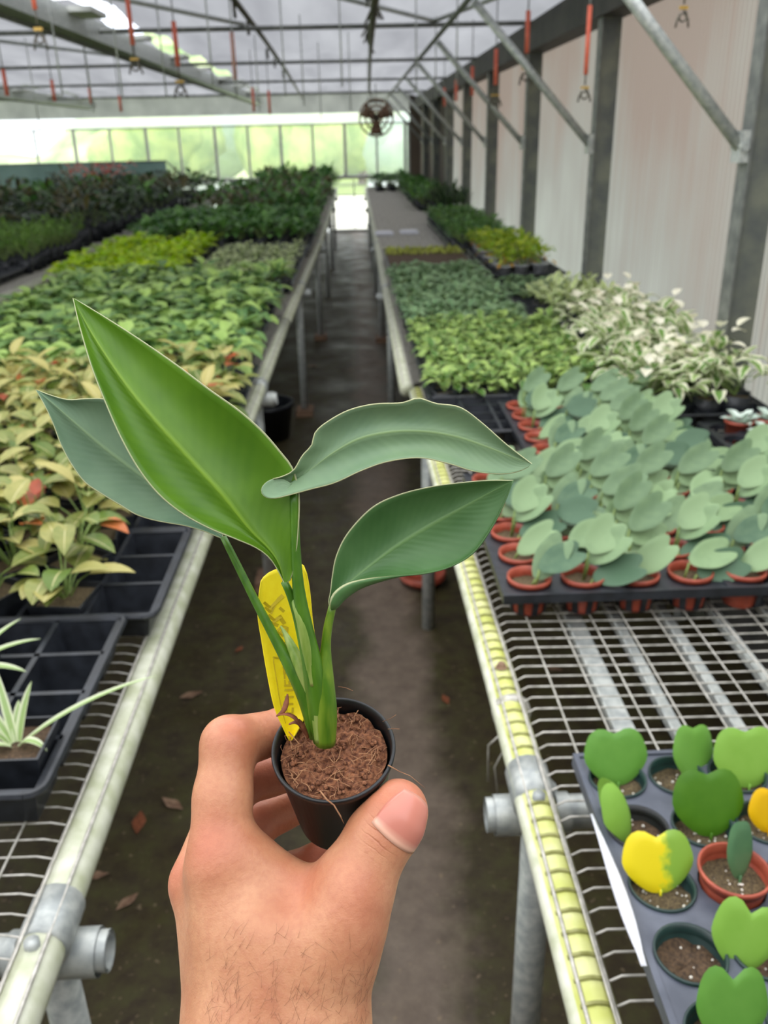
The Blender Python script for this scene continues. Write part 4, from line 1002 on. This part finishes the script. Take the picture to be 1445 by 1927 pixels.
M['pet'] = petm('fresh_petiole', (56,98,14), (80,122,26)); M['sheath'] = petm('pale_sheath', (104,134,44), (148,164,86)); M['petbase'] = petm('stalk_base', (70,110,16), (112,138,34))
def stalk(pts, rads, mat, parent, name='petiole', flat=1.0):
    q = catmull([list(p)+[r] for p, r in zip(pts, rads)], 22)
    mb = MB(); mb.tube([rel(W(C(a[0], a[1], a[2]))) for a in q], [a[3] for a in q], 12, flat=flat); return mb.build(name, mat, parent)
# tuples: px, py, depth ; radius
stA = stalk([(606,1388,.3425), (596,1310,.336), (580,1230,.330), (562,1160,.326), (546,1118,.323), (535,1095,.321)], [.0036,.0036,.0031,.0023,.0016,.0014], M['pet'], root)
stB = stalk([(598,1385,.344), (580,1315,.341), (556,1265,.339), (520,1205,.338), (480,1130,.337), (445,1060,.337), (420,1010,.337)], [.0036,.0042,.0036,.0022,.0017,.0015,.0013], M['pet'], root)
stC = stalk([(608,1392,.342), (600,1330,.336), (590,1262,.330), (576,1190,.325), (562,1110,.321), (556,1030,.318), (553,925,.3145)], [.0042,.0045,.0041,.0031,.0023,.00185,.0016], M['pet'], root)
stD = stalk([(612,1398,.341), (612,1340,.336), (611,1280,.332), (613,1220,.330), (617,1180,.328), (626,1140,.327)], [.0042,.0046,.0036,.0020,.0017,.0015], M['petbase'], root)
stalk([(600,1395,.3385), (598,1330,.3345), (598,1282,.3312), (602,1250,.3300), (604,1234,.3300)], [.0017,.0030,.0026,.0014,.0003], M['sheath'], root, 'leaf_sheath')
stalk([(584,1310,.336), (568,1262,.3355), (551,1222,.3362), (538,1195,.3372), (528,1178,.3376)], [.0012,.0024,.0020,.0011,.0003], M['sheath'], root, 'leaf_sheath')
stalk([(588,1290,.3285), (578,1220,.3250), (566,1165,.3225), (555,1138,.3225), (549,1120,.3235)], [.0010,.0022,.0019,.0012,.0004], M['sheath'], root, 'leaf_sheath')
# leaf blades
def blade_mat(name, c1, c2, mid, back, sheen=.42, trans=.25):
    b = NB(name); b.rough(sheen, .42)
    uv = b.node('ShaderNodeUVMap'); sp = b.node('ShaderNodeSeparateXYZ'); b.link(uv.outputs[0], sp.inputs[0])
    au = b.math('ABSOLUTE', sp.outputs[0]); n = b.noise(34, 4)
    col = b.ramp(n, [(.3, lin(c1)), (.7, lin(c2))])
    # faint lateral veins sweeping from the midrib
    ph = b.math('ADD', b.math('MULTIPLY', sp.outputs[1], 150.), b.math('MULTIPLY', b.math('POWER', au, .8), -34.))
    v = b.math('SINE', b.math('ADD', ph, b.math('MULTIPLY', n, 9.)))
    col = b.mix(b.math('MULTIPLY', b.math('ADD', v, 1.), .022), col, lin(mid))
    k = b.ramp(au, [(.012, (1,1,1,1)), (.055, (0,0,0,1))]); col = b.mix(b.math('MULTIPLY', k, .75), col, lin(mid))
    k2 = b.ramp(au, [(.05, (.16,.16,.16,1)), (.2, (0,0,0,1))]); col = b.mix(k2, col, lin(mid))
    k3 = b.ramp(au, [(.98, (0,0,0,1)), (.99, (1,1,1,1))]); col = b.mix(k3, col, lin((190,192,146)))
    b.base(col); b.bump(b.math('ADD', b.math('MULTIPLY', v, .16), b.math('MULTIPLY', k, 1.5)), .25, .0004)
    tr = b.node('ShaderNodeBsdfTranslucent'); b.link(b.mix(.6, col, lin(back)), tr.inputs['Color'])
    mx = b.node('ShaderNodeMixShader'); mx.inputs[0].default_value = trans
    b.link(b.p.outputs[0], mx.inputs[1]); b.link(tr.outputs[0], mx.inputs[2]); b.link(mx.outputs[0], b.out.inputs[0]); return b.m
B_A = blade_mat('blade_fresh_green', (76,117,26), (104,146,34), (144,180,56), (120,176,0), trans=.3)
B_B = blade_mat('blade_glaucous', (100,130,102), (124,150,118), (140,166,122), (80,120,60), .5, .12)
B_C = blade_mat('blade_grey_green', (108,138,106), (132,160,120), (150,178,120), (90,130,60), .45, .12)
B_D = blade_mat('blade_mid_green', (66,106,54), (94,132,80), (118,154,92), (100,150,20), .42, .2)
def blade(Lp, Mp, Rp, mat, bulge=(.004, .004), wav=.0, fold=None, nt=56, nu=9, name='leaf_blade', seed=0):
    l, m, r = (catmull(q, nt+1) for q in (Lp, Mp, Rp)); cols = []
    us = np.r_[np.linspace(-1, 0, nu), np.linspace(0, 1, nu)[1:]]
    fo = catmull(fold, nt+1) if fold else None
    vs = []; uv = []; nc = len(us) + (5 if fold else 0)
    for i in range(nt+1):
        t = i/nt
        for u in us:
            e = l[i] if u < 0 else r[i]; a = abs(u); q = m[i]*(1-a)+e*a; q = q.copy()
            q[2] += (bulge[0] if u < 0 else bulge[1])*(4*a*(1-a))*math.sin(PI*min(1, t*1.02))**.7 + wav*a*a*math.sin(t*22+seed+(2 if u > 0 else 0))
            vs.append(rel(W(C(*q)))); uv.append((u*(.9 if fold and u > 0 else 1), t))
        if fold:
            for k in range(1, 6):
                a = k/5; q = r[i]*(1-a)+fo[i]*a; q = q.copy(); q[2] -= .0012*math.sin(PI*a); vs.append(rel(W(C(*q)))); uv.append((.9+.1*a, t))
    mb = MB(); mb.add(vs, [(i*nc+j, i*nc+j+1, (i+1)*nc+j+1, (i+1)*nc+j) for i in range(nt) for j in range(nc-1)], uv)
    o = mb.build(name, mat, root); md = o.modifiers.new('thickness', 'SOLIDIFY'); md.thickness = .00035; md.offset = 0
    return o
o = blade([(536,1100,.321), (522,1072,.319), (505,1048,.317), (480,1030,.315), (440,1013,.312), (395,995,.310), (345,968,.308), (300,932,.306), (262,885,.305), (228,825,.305), (200,762,.306), (172,690,.308), (150,615,.312), (137,560,.317)],
      [(536,1100,.321), (525,1062,.3205), (505,1032,.320), (469,996,.3185), (416,929,.316), (362,869,.315), (295,795,.313), (240,728,.313), (190,655,.314), (160,605,.316), (137,560,.317)],
      [(536,1100,.321), (548,1088,.319), (556,1050,.317), (562,990,.315), (563,930,.314), (552,883,.313), (528,850,.312), (495,812,.311), (450,772,.310), (395,733,.310), (335,688,.311), (270,643,.313), (200,598,.315), (137,560,.317)], B_A, (.005, .006))
o['label'] = 'largest bright green upright leaf'
o = blade([(420,1014,.337), (404,1008,.337), (385,1000,.337), (350,990,.337), (315,984,.337), (285,978,.337), (255,968,.336), (225,950,.336), (195,932,.335), (160,908,.334), (135,875,.333), (115,838,.332), (100,798,.331), (85,765,.330), (67,733,.330)],
      [(420,1014,.337), (390,985,.340), (350,955,.341), (300,920,.341), (245,880,.340), (190,838,.338), (140,795,.335), (100,760,.332), (67,733,.330)],
      [(420,1014,.337), (415,985,.338), (395,930,.338), (360,870,.338), (310,815,.337), (255,772,.336), (205,752,.335), (165,750,.334), (130,752,.333), (100,745,.332), (67,733,.330)], B_B, (.003, .003))
o['label'] = 'grey-green leaf behind the largest leaf'
o = blade([(548,918,.3165), (525,905,.313), (510,902,.3115), (530,897,.311), (552,885,.310), (568,858,.309), (586,838,.308), (592,815,.307), (612,796,.306), (655,772,.305), (705,760,.304), (755,758,.303), (787,749,.302), (820,759,.302), (865,766,.301), (905,794,.302), (955,838,.303), (1001,873,.305)],
      [(548,918,.3165), (560,905,.3150), (590,880,.3130), (630,850,.3110), (680,824,.3095), (740,812,.3085), (800,812,.308), (860,822,.3075), (920,842,.307), (965,860,.306), (1001,873,.305)],
      [(548,918,.3165), (530,932,.314), (500,936,.312), (518,938,.311), (548,931,.3105), (585,921,.310), (630,909,.309), (680,886,.308), (730,869,.3075), (790,862,.307), (845,873,.3065), (895,888,.306), (950,892,.306), (985,884,.3055), (1001,873,.305)], B_C, (.003, .003))
o['label'] = 'arching grey-green upper right leaf'
mb = MB()  # rounded lobe at that leaf's base
pts = catmull([(552,912,.3135), (530,901,.3125), (508,903,.3118), (493,916,.3115), (493,930,.3112), (507,938,.311), (530,935,.311), (560,925,.3115)], 24)
cen = rel(W(C(540,919,.3128))); vs = [cen]+[rel(W(C(*p))) for p in pts]; uv = [(0.3, .1)]+[(1, .1)]*24
mid_ = [cen.lerp(v, .93) for v in vs[1:]]
vs2 = [cen]+mid_+vs[1:]; uv2 = [(.3, .1)]+[(.9, .1)]*24+[(1, .1)]*24
mb.add(vs2, [(0, 1+k, 2+k) for k in range(23)]+[(1+k, 25+k, 26+k, 2+k) for k in range(23)], uv2)
lo = mb.build('leaf_lobe', B_C, o); md = lo.modifiers.new('thickness', 'SOLIDIFY'); md.thickness = .00035; md.offset = 0
o = blade([(624,1148,.327), (618,1135,.3265), (622,1112,.326), (625,1085,.3255), (633,1045,.325), (655,1002,.325), (700,955,.325), (750,931,.326), (810,916,.327), (870,908,.329), (920,904,.331), (966,904,.333)],
      [(624,1148,.327), (634,1122,.3285), (655,1098,.330), (700,1062,.332), (750,1025,.333), (810,988,.334), (870,955,.334), (920,928,.334), (966,904,.333)],
      [(624,1148,.327), (634,1145,.3245), (650,1127,.3235), (678,1108,.3235), (715,1095,.3245), (755,1085,.326), (805,1079,.328), (850,1066,.330), (892,1040,.331), (925,995,.332), (950,945,.333), (966,904,.333)], B_D, (.003, .002),
      fold=[(624,1148,.327), (620,1135,.3225), (628,1115,.3215), (652,1098,.3215), (690,1089,.3225), (740,1084,.325), (795,1079,.3275), (845,1067,.3297), (888,1041,.3309), (922,996,.3319), (948,946,.333), (966,904,.333)])
o['label'] = 'lower right leaf with a folded bright green edge'
# shrivelled brown bract at the base
mb = MB()
for pts, rs in (([(541,1306,.337), (539,1322,.336), (533,1338,.335), (520,1348,.335)], [.0003, .0011, .0010, .0003]), ([(522,1346,.335), (540,1344,.334), (556,1352,.334), (566,1368,.336)], [.0003, .0009, .0012, .0008]), ([(545,1362,.338), (560,1358,.336), (572,1372,.338), (580,1388,.340)], [.0008, .0016, .0018, .001])):
    q = catmull([list(p)+[r] for p, r in zip(pts, rs)], 10); mb.tube([rel(W(C(*a[:3]))) for a in q], [a[3] for a in q], 7, flat=.4)
mb.build('dry_bract', M['dryleaf'], root)

# ------------------------------------------------------------------ yellow plant label stuck in the pot
lt = empty('plant_label', W(C(548,1385,.352)), 'bright yellow plastic label pushed into the held black pot', 'label')
loff = -Vector(lt.location)
Lf = [(545,1394,.352), (534,1372,.351), (516,1330,.349), (503,1270,.347), (492,1205,.345), (485,1158,.3435), (487,1120,.3425), (491,1094,.342)]
Rg = [(548,1394,.352), (564,1368,.352), (584,1325,.352), (598,1265,.350), (594,1210,.348), (588,1165,.3465), (583,1110,.345), (577,1080,.344)]
l, r = catmull(Lf, 34), catmull(Rg, 34); nc = 11; vs = []; uv = []
top = [(491,1094), (496,1086), (505,1078), (515,1073), (525,1069), (536,1065), (546,1062), (556,1060), (564,1060), (571,1064), (577,1080)]
for i in range(34):
    for j in range(nc):
        u = j/(nc-1); q = l[i]*(1-u)+r[i]*u; q = q.copy(); q[2] += .0035*4*u*(1-u)
        if i > 27:
            k = ((i-27)/6); q[0] = q[0]*(1-k**2)+top[j][0]*k**2; q[1] = q[1]*(1-k**2)+top[j][1]*k**2
        vs.append(W(C(*q))+loff); uv.append((u, i/33))
mb = MB(); mb.add(vs, [(i*nc+j, i*nc+j+1, (i+1)*nc+j+1, (i+1)*nc+j) for i in range(33) for j in range(nc-1)], uv)
o = mb.build('label_plate', M['yellow'], lt); md = o.modifiers.new('thickness', 'SOLIDIFY'); md.thickness = .0005; md.offset = 0
def on_label(u, v):
    i = v*33; i0 = min(32, int(i)); f = i-i0; q0 = l[i0]*(1-f)+l[i0+1]*f; q1 = r[i0]*(1-f)+r[i0+1]*f; q = q0*(1-u)+q1*u
    q[2] += .0035*4*u*(1-u) - .00036; return W(C(*q))+loff
mb = MB()
def stroke(pts, wd=.0005):
    P_ = [on_label(*p) for p in pts]; up_ = Wd_((0, 0, -1))
    for a, b in zip(P_[:-1], P_[1:]):
        d = (b-a).normalized(); s_ = d.cross(up_).normalized()*wd*.5; a2 = a-d*wd*.3; b2 = b+d*wd*.3; mb.add([a2-s_, a2+s_, b2+s_, b2-s_], [(0, 1, 2, 3)])
# worn picture in the upper half, framed column of letters below (read sideways)
for pts, wd in (([(.12,.86), (.22,.83), (.34,.86), (.46,.89)], .0016), ([(.14,.83), (.24,.80), (.30,.84)], .0014), ([(.2,.78), (.28,.75), (.40,.77), (.46,.73)], .0018), ([(.22,.74), (.34,.72)], .0014), ([(.42,.82), (.48,.80)], .0012),
                ([(.32,.69), (.42,.715), (.52,.70), (.50,.67), (.40,.655), (.33,.68)], .0008), ([(.38,.68), (.48,.69)], .0014), ([(.36,.61), (.5,.62), (.56,.61)], .0004)): stroke(pts, wd)
stroke([(.30,.52), (.17,.53), (.155,.50), (.16,.40), (.17,.30), (.18,.20), (.20,.12)], .0007)
def glyph(v, segs):
    for s_ in segs: stroke([(.33+x*.19, v+y*.032) for x, y in s_], .0009)
G = {'S': [[(0,0),(0,1),(.5,1),(.5,0),(1,0),(1,1)]], 'R': [[(0,0),(1,0)],[(0,0),(0,.8),(.5,.8),(.5,0)],[(.5,.4),(1,1)]], 'E': [[(0,0),(1,0)],[(0,0),(0,1)],[(.5,0),(.5,.8)],[(1,0),(1,1)]], 'I': [[(0,.5),(1,.5)]], 'U': [[(0,0),(1,0),(1,1),(0,1)]], 'C': [[(0,1),(0,0),(1,0),(1,1)]]}
for q, ch in enumerate('SRSEIIIC'): glyph(.485-q*.043, G[ch])
mb.build('print', M['print'], lt, smooth=False)
# ------------------------------------------------------------------ hand (one continuous skin surface)
def surface_nets(f, org, h):
    s = f < 0; nx, ny, nz = f.shape
    c = [(i, j, k) for i in (0, 1) for j in (0, 1) for k in (0, 1)]
    sl = lambda i, j, k: (slice(i, nx-1+i), slice(j, ny-1+j), slice(k, nz-1+k))
    cnt = sum(s[sl(*q)].astype(int) for q in c); act = (cnt > 0) & (cnt < 8)
    idx = -np.ones(act.shape, int); pts = np.argwhere(act); idx[act] = np.arange(len(pts))
    acc = np.zeros((len(pts), 3)); num = np.zeros(len(pts))
    for a in c:
        for ax in range(3):
            if a[ax]: continue
            b = list(a); b[ax] = 1
            fa = f[pts[:, 0]+a[0], pts[:, 1]+a[1], pts[:, 2]+a[2]]; fb = f[pts[:, 0]+b[0], pts[:, 1]+b[1], pts[:, 2]+b[2]]
            m = (fa < 0) != (fb < 0); t = np.where(m, fa/(fa-fb+1e-12), 0)
            p = np.array(a)[None, :] + np.eye(3)[ax][None, :]*t[:, None]; acc += np.where(m[:, None], p, 0); num += m
    V = (pts + acc/num[:, None])*h + org; faces = []
    for ax in range(3):
        o1, o2 = [(1, 2), (2, 0), (0, 1)][ax]
        fa = s[tuple(slice(0, n-1) if q == ax else slice(1, n-1) for q, n in enumerate(f.shape))]
        fb = s[tuple(slice(1, n) if q == ax else slice(1, n-1) for q, n in enumerate(f.shape))]
        e = np.argwhere(fa != fb); up = fa[tuple(e.T)]
        base = e.copy()
        for q in range(3):
            if q != ax: base[:, q] += 1
        d1 = np.eye(3, dtype=int)[o1]; d2 = np.eye(3, dtype=int)[o2]
        q0 = idx[tuple(base.T)]; q1 = idx[tuple((base-d1).T)]; q2 = idx[tuple((base-d1-d2).T)]; q3 = idx[tuple((base-d2).T)]
        Q = np.stack([q0, q1, q2, q3], 1); Q[~up] = Q[~up][:, ::-1]; faces.append(Q)
    return V, np.concatenate(faces)
def cone(a, b): return (C(*a[:3]), a[3], C(*b[:3]), b[3])
groups = {
 'palm': [cone((468,1960,.326,.0225), (418,1640,.336,.0135)), cone((470,2000,.334,.022), (384,1665,.349,.0125)), cone((500,2000,.345,.020), (410,1720,.372,.0120)), cone((520,2000,.350,.020), (450,1790,.388,.0110)),
          cone((580,1960,.325,.0215), (628,1760,.327,.0165)), cone((628,1760,.327,.0165), (655,1680,.329,.0150)),
          cone((520,1960,.322,.023), (520,1760,.328,.0170)), cone((445,1660,.338,.0125), (585,1735,.336,.0130)), cone((440,1600,.339,.0115), (590,1712,.338,.0105)), cone((470,1740,.334,.0165), (600,1790,.331,.0165)),
          cone((470,1960,.326,.0235), (450,2500,.300,.034)), cone((575,1960,.325,.0230), (560,2500,.300,.034)), cone((450,2500,.300,.036), (420,3300,.285,.040)), cone((560,2500,.300,.034), (520,3300,.285,.040))],
 'thumb': [cone((648,1700,.329,.0150), (712,1578,.3325,.0122)), cone((712,1578,.3325,.0120), (742,1535,.3345,.0119)), cone((742,1535,.3345,.0117), (752,1519,.3358,.0098))],
 'index': [cone((414,1630,.337,.0132), (419,1500,.343,.0112)), cone((419,1500,.343,.0112), (431,1402,.352,.0112)), cone((431,1400,.352,.0110), (533,1374,.3785,.0093)), cone((533,1374,.3785,.0093), (640,1354,.3875,.0080))],
 'middle': [cone((378,1660,.352,.0125), (440,1475,.380,.0105)), cone((440,1475,.380,.0105), (560,1446,.400,.0092)), cone((560,1446,.400,.0092), (702,1496,.392,.0075))],
 'ring': [cone((410,1720,.372,.0118), (480,1548,.400,.0100)), cone((480,1548,.400,.0100), (590,1500,.418,.0088)), cone((590,1500,.418,.0088), (660,1510,.415,.0080))],
 'little': [cone((450,1790,.388,.0108), (520,1650,.405,.0092)), cone((520,1650,.405,.0092), (598,1622,.402,.0085)), cone((598,1622,.402,.0085), (665,1612,.398,.0078))]}
kin = {'palm': .010, 'thumb': .006, 'index': .004, 'middle': .004, 'ring': .004, 'little': .004}
h = .00125; lo = np.array([-.118, -.345, .245]); hi = np.array([.032, -.064, .435])
ax_ = [np.arange(lo[i], hi[i], h) for i in range(3)]; shp = tuple(len(a) for a in ax_)
G3 = np.stack(np.meshgrid(*ax_, indexing='ij'), -1).astype(np.float32).reshape(-1, 3)
def sd(p, c):
    a, ra, b, rb = c; d = (b-a).astype(np.float32); q = p-a.astype(np.float32); t = np.clip(q@d/(d@d), 0, 1); return np.linalg.norm(q-t[:, None]*d, axis=1)-(ra+(rb-ra)*t)
def smin(a, b, k): hh = np.maximum(k-np.abs(a-b), 0)/k; return np.minimum(a, b)-hh*hh*k*.25
fld = None; parts = {}
for gname, cs in groups.items():
    f = None
    for c in cs: q = sd(G3, c); f = q if f is None else smin(f, q, kin[gname])
    parts[gname] = f
fld = parts['palm']
fld = smin(fld, parts['thumb'], .010)
for gname in ('index', 'middle', 'ring', 'little'):
    fld = smin(fld, parts[gname], .0045)
def pt(px, py, d, r, amt, k=1):
    global fld
    q = np.linalg.norm(G3-C(px, py, d).astype(np.float32), axis=1); fld = fld - amt*np.exp(-(q/r)**2)
pt(398,1600,.322,.013,.0016); pt(428,1392,.340,.009,.0010); pt(660,1680,.313,.014,.0014)      # knuckles
pt(560,1665,.322,.013,-.0016); pt(610,1690,.322,.011,-.0010); pt(500,1700,.312,.02,-.0008)     # hollow of the web
pt(730,1555,.322,.006,-.0003); pt(512,1850,.300,.02,.0010)
fld = fld + .00022*np.sin(G3[:, 0]*310+G3[:, 1]*40)*np.exp(-((G3[:, 1]+.17)/.05)**2)                      # tendons
# keep the skin clear of the pot wall
q = G3-PC_.astype(np.float32); hz = q@PA_.astype(np.float32); rad = np.linalg.norm(q-hz[:, None]*PA_.astype(np.float32), axis=1)
potsd = np.maximum(rad-(RR+.0003+np.clip(hz, -PH, 0)/PH*(RR-.0180)), np.maximum(hz-.001, -hz-PH-.0005)); fld = np.maximum(fld, -potsd+.0001)
V, Q = surface_nets(fld.reshape(shp), lo, h)
# light smoothing
for it in range(3):
    acc = np.zeros_like(V); cn = np.zeros(len(V))
    for a, b in ((0, 1), (1, 2), (2, 3), (3, 0)):
        np.add.at(acc, Q[:, a], V[Q[:, b]]); np.add.at(acc, Q[:, b], V[Q[:, a]]); np.add.at(cn, Q[:, a], 1); np.add.at(cn, Q[:, b], 1)
    V = V*.5 + .5*acc/np.maximum(cn, 1)[:, None]
B3 = np.array([list(RT), list(UP), list(fw)]); VW = V@B3
wrist = C(520, 1960, .326)@B3
def skin():
    b = NB('skin'); b.rough(.42, .42)
    rd = b.node('ShaderNodeAttribute'); rd.attribute_name = 'redness'
    n1 = b.noise(38, 5); n2 = b.noise(420, 4); n3 = b.noise(1500, 2)
    col = b.ramp(n1, [(.3, lin((178,118,84))), (.7, lin((208,154,116)))])
    col = b.mix(b.math('MULTIPLY', rd.outputs['Fac'], .6), col, lin((186,88,72)))
    col = b.mix(b.math('MULTIPLY', b.ramp(n2, [(.4, (0,0,0,1)), (.7, (1,1,1,1))]), .3), col, lin((168,98,74)))
    # creases across the thumb joint, fine wrinkles across the wrist
    cr = b.node('ShaderNodeAttribute'); cr.attribute_name = 'crease'
    geo = b.node('ShaderNodeNewGeometry'); 
    def band(P0, axis, freq, warp):
        s_ = b.node('ShaderNodeVectorMath'); s_.operation = 'SUBTRACT'; b.link(geo.outputs['Position'], s_.inputs[0]); s_.inputs[1].default_value = P0
        dt = b.node('ShaderNodeVectorMath'); dt.operation = 'DOT_PRODUCT'; b.link(s_.outputs[0], dt.inputs[0]); dt.inputs[1].default_value = axis
        ph = b.math('ADD', b.math('MULTIPLY', dt.outputs['Value'], freq), b.math('MULTIPLY', b.noise(160, 2), warp)); v = b.math('SINE', ph)
        return b.math('POWER', b.math('MAXIMUM', v, 0.), 5.)
    ip = C(722, 1568, .322); axv = C(757, 1514, .3358)-C(712, 1578, .3325); axv /= np.linalg.norm(axv)
    th = b.math('MULTIPLY', band(tuple(W(ip)), tuple(Wd_(axv)), 2100., 6.), cr.outputs['Fac'])
    col = b.mix(b.math('MULTIPLY', th, .32), col, lin((146,78,60)))
    b.base(col)
    b.p.inputs['Subsurface Weight'].default_value = .12; b.p.inputs['Subsurface Radius'].default_value = (.004, .0015, .0008); b.p.inputs['Subsurface Scale'].default_value = 1.0
    hgt = b.math('ADD', b.math('MULTIPLY', n2, 1.0), b.math('SUBTRACT', b.math('MULTIPLY', n3, .5), b.math('MULTIPLY', th, 1.8)))
    b.bump(hgt, .5, .0004); return b.m
M['skin'] = skin()
me = bpy.data.meshes.new('person'); root_h = wrist
me.from_pydata([tuple(v) for v in (VW-root_h)], [], [tuple(int(i) for i in q) for q in Q])
me.polygons.foreach_set('use_smooth', [True]*len(Q)); me.materials.append(M['skin'])
red = np.zeros(len(V)); cre = np.zeros(len(V))
for (px, py, d, r, am) in ((330,1640,.345,.012,.8), (395,1590,.325,.016,.7), (445,1360,.345,.014,.6), (760,1510,.33,.014,.9), (490,1450,.38,.03,.8), (600,1620,.39,.03,.9), (515,1350,.37,.02,.5), (700,1500,.385,.012,1.), (575,1660,.325,.012,.6), (670,1690,.315,.014,.5), (715,1570,.32,.01,.3), (500,1560,.4,.03,.7)):
    red = np.maximum(red, am*np.exp(-(np.linalg.norm(V-C(px, py, d), axis=1)/r)**2))
cre = np.exp(-(np.linalg.norm(V-C(722, 1565, .319), axis=1)/.0065)**2)
for nm, arr in (('redness', red), ('crease', cre)):
    a = me.attributes.new(nm, 'FLOAT', 'POINT'); a.data.foreach_set('value', arr.astype(np.float32))
me.update()
hand = bpy.data.objects.new('person', me); COL.objects.link(hand); hand.location = CAMP+Vector(root_h)
tag(hand, 'bare left hand and wrist holding up the small black pot, thumb on its right side', 'person')
sub = hand.modifiers.new('sub', 'SUBSURF'); sub.levels = 1; sub.render_levels = 1
hoff = -Vector(hand.location)
# thumb nail
ta, tb = C(727, 1554, .3340), C(752, 1519, .3358); axn = (tb-ta)/np.linalg.norm(tb-ta)
nv = np.array([.40, .05, -1.]); nv -= axn*(nv@axn); nv /= np.linalg.norm(nv); sv = np.cross(axn, nv)
from mathutils.bvhtree import BVHTree
bvh = BVHTree.FromPolygons([tuple(float(x) for x in v) for v in V], [tuple(int(i) for i in q) for q in Q])
mb = MB(); vs = []; uv = []; NN = 14
for i in range(NN+1):
    s_ = -.0105+.0172*i/NN
    for j in range(NN+1):
        ph = (j/NN*2-1)*.86*(1-.10*(i/NN)**4)
        ss = s_ + .0011*(1-(j/NN*2-1)**2)*(1 if i > NN-3 else 0) - (.0011*(1-(j/NN*2-1)**2) if i < 3 else 0)
        base = ta+axn*(.0090+min(0, ss)); r_ = .0104
        if ss > 0: r_ = .0103*math.sqrt(max(.05, 1-(ss/.0125)**2)); base = ta+axn*(.0090+ss*.95)
        else: r_ = .0103-ss*.16
        c_ = base + (nv*math.cos(ph)+sv*math.sin(ph))*(r_+.0004)
        dr = Vector(c_-base).normalized(); o_ = Vector(base)+dr*.03; hit = bvh.ray_cast(o_, -dr)
        if hit[0] is not None:
            e_ = max(abs(j/NN*2-1), abs(i/NN*2-1)); c_ = np.array(hit[0]+dr*(.0006-.0005*e_**6))
        vs.append(W(c_)+hoff); uv.append((j/NN, i/NN))
mb.add(vs, [(i*(NN+1)+j, i*(NN+1)+j+1, (i+1)*(NN+1)+j+1, (i+1)*(NN+1)+j) for i in range(NN) for j in range(NN)], uv)
b = NB('nail'); b.rough(.28, .5); u_ = b.node('ShaderNodeUVMap'); sp = b.node('ShaderNodeSeparateXYZ'); b.link(u_.outputs[0], sp.inputs[0])
b.base(b.ramp(sp.outputs[1], [(.0, lin((222,172,148))), (.10, lin((220,166,142))), (.2, lin((192,118,100))), (.9, lin((198,124,106))), (1., lin((208,146,126)))])); M['nail'] = b.m
nl = mb.build('thumbnail', M['nail'], hand); md = nl.modifiers.new('thickness', 'SOLIDIFY'); md.thickness = .0005; md.offset = 0
# fine dark hairs on the back of the hand
VN = np.zeros_like(V); e1 = V[Q[:, 1]]-V[Q[:, 0]]; e2 = V[Q[:, 3]]-V[Q[:, 0]]; fn = np.cross(e1, e2)
for a in range(4): np.add.at(VN, Q[:, a], fn)
VN /= np.linalg.norm(VN, axis=1)[:, None]+1e-12
if (VN[:, 2]*(V[:, 2]-V[:, 2].mean())).sum() < 0: VN = -VN
pxs = V[:, 0]/V[:, 2]*F+CX; pys = CY-V[:, 1]/V[:, 2]*F
cand = np.where((VN[:, 2] < -.45) & (pys > 1755) & (pys < 2000) & (pxs > 385) & (pxs < 700))[0]
rs = np.random.RandomState(3); cand = rs.choice(cand, min(330, len(cand)), replace=False); mb = MB()
for i in cand:
    p = V[i]; n_ = VN[i]; dd = np.array([.35+rs.normal()*.35, .9*(1 if rs.rand() < .8 else -.4)+rs.normal()*.2, 0]); dd -= n_*(dd@n_); dd /= np.linalg.norm(dd); Lh = rs.uniform(.003, .0075)
    if pys[i] < 1830 and rs.rand() < .6: continue
    cur = np.cross(n_, dd)*rs.normal()*.25
    mb.tube([W(p+dd*Lh*s_+cur*Lh*s_*s_+n_*(.0002+.0011*s_*(1.2-s_)))+hoff for s_ in (0, .35, .7, 1)], [.00006, .00005, .00004, .00002], 3, cap=False)
M['hair'] = simple('fine_hair', (138,92,66), rough=.6)
o = mb.build('arm_hair', M['hair'], hand); o['kind'] = 'stuff'
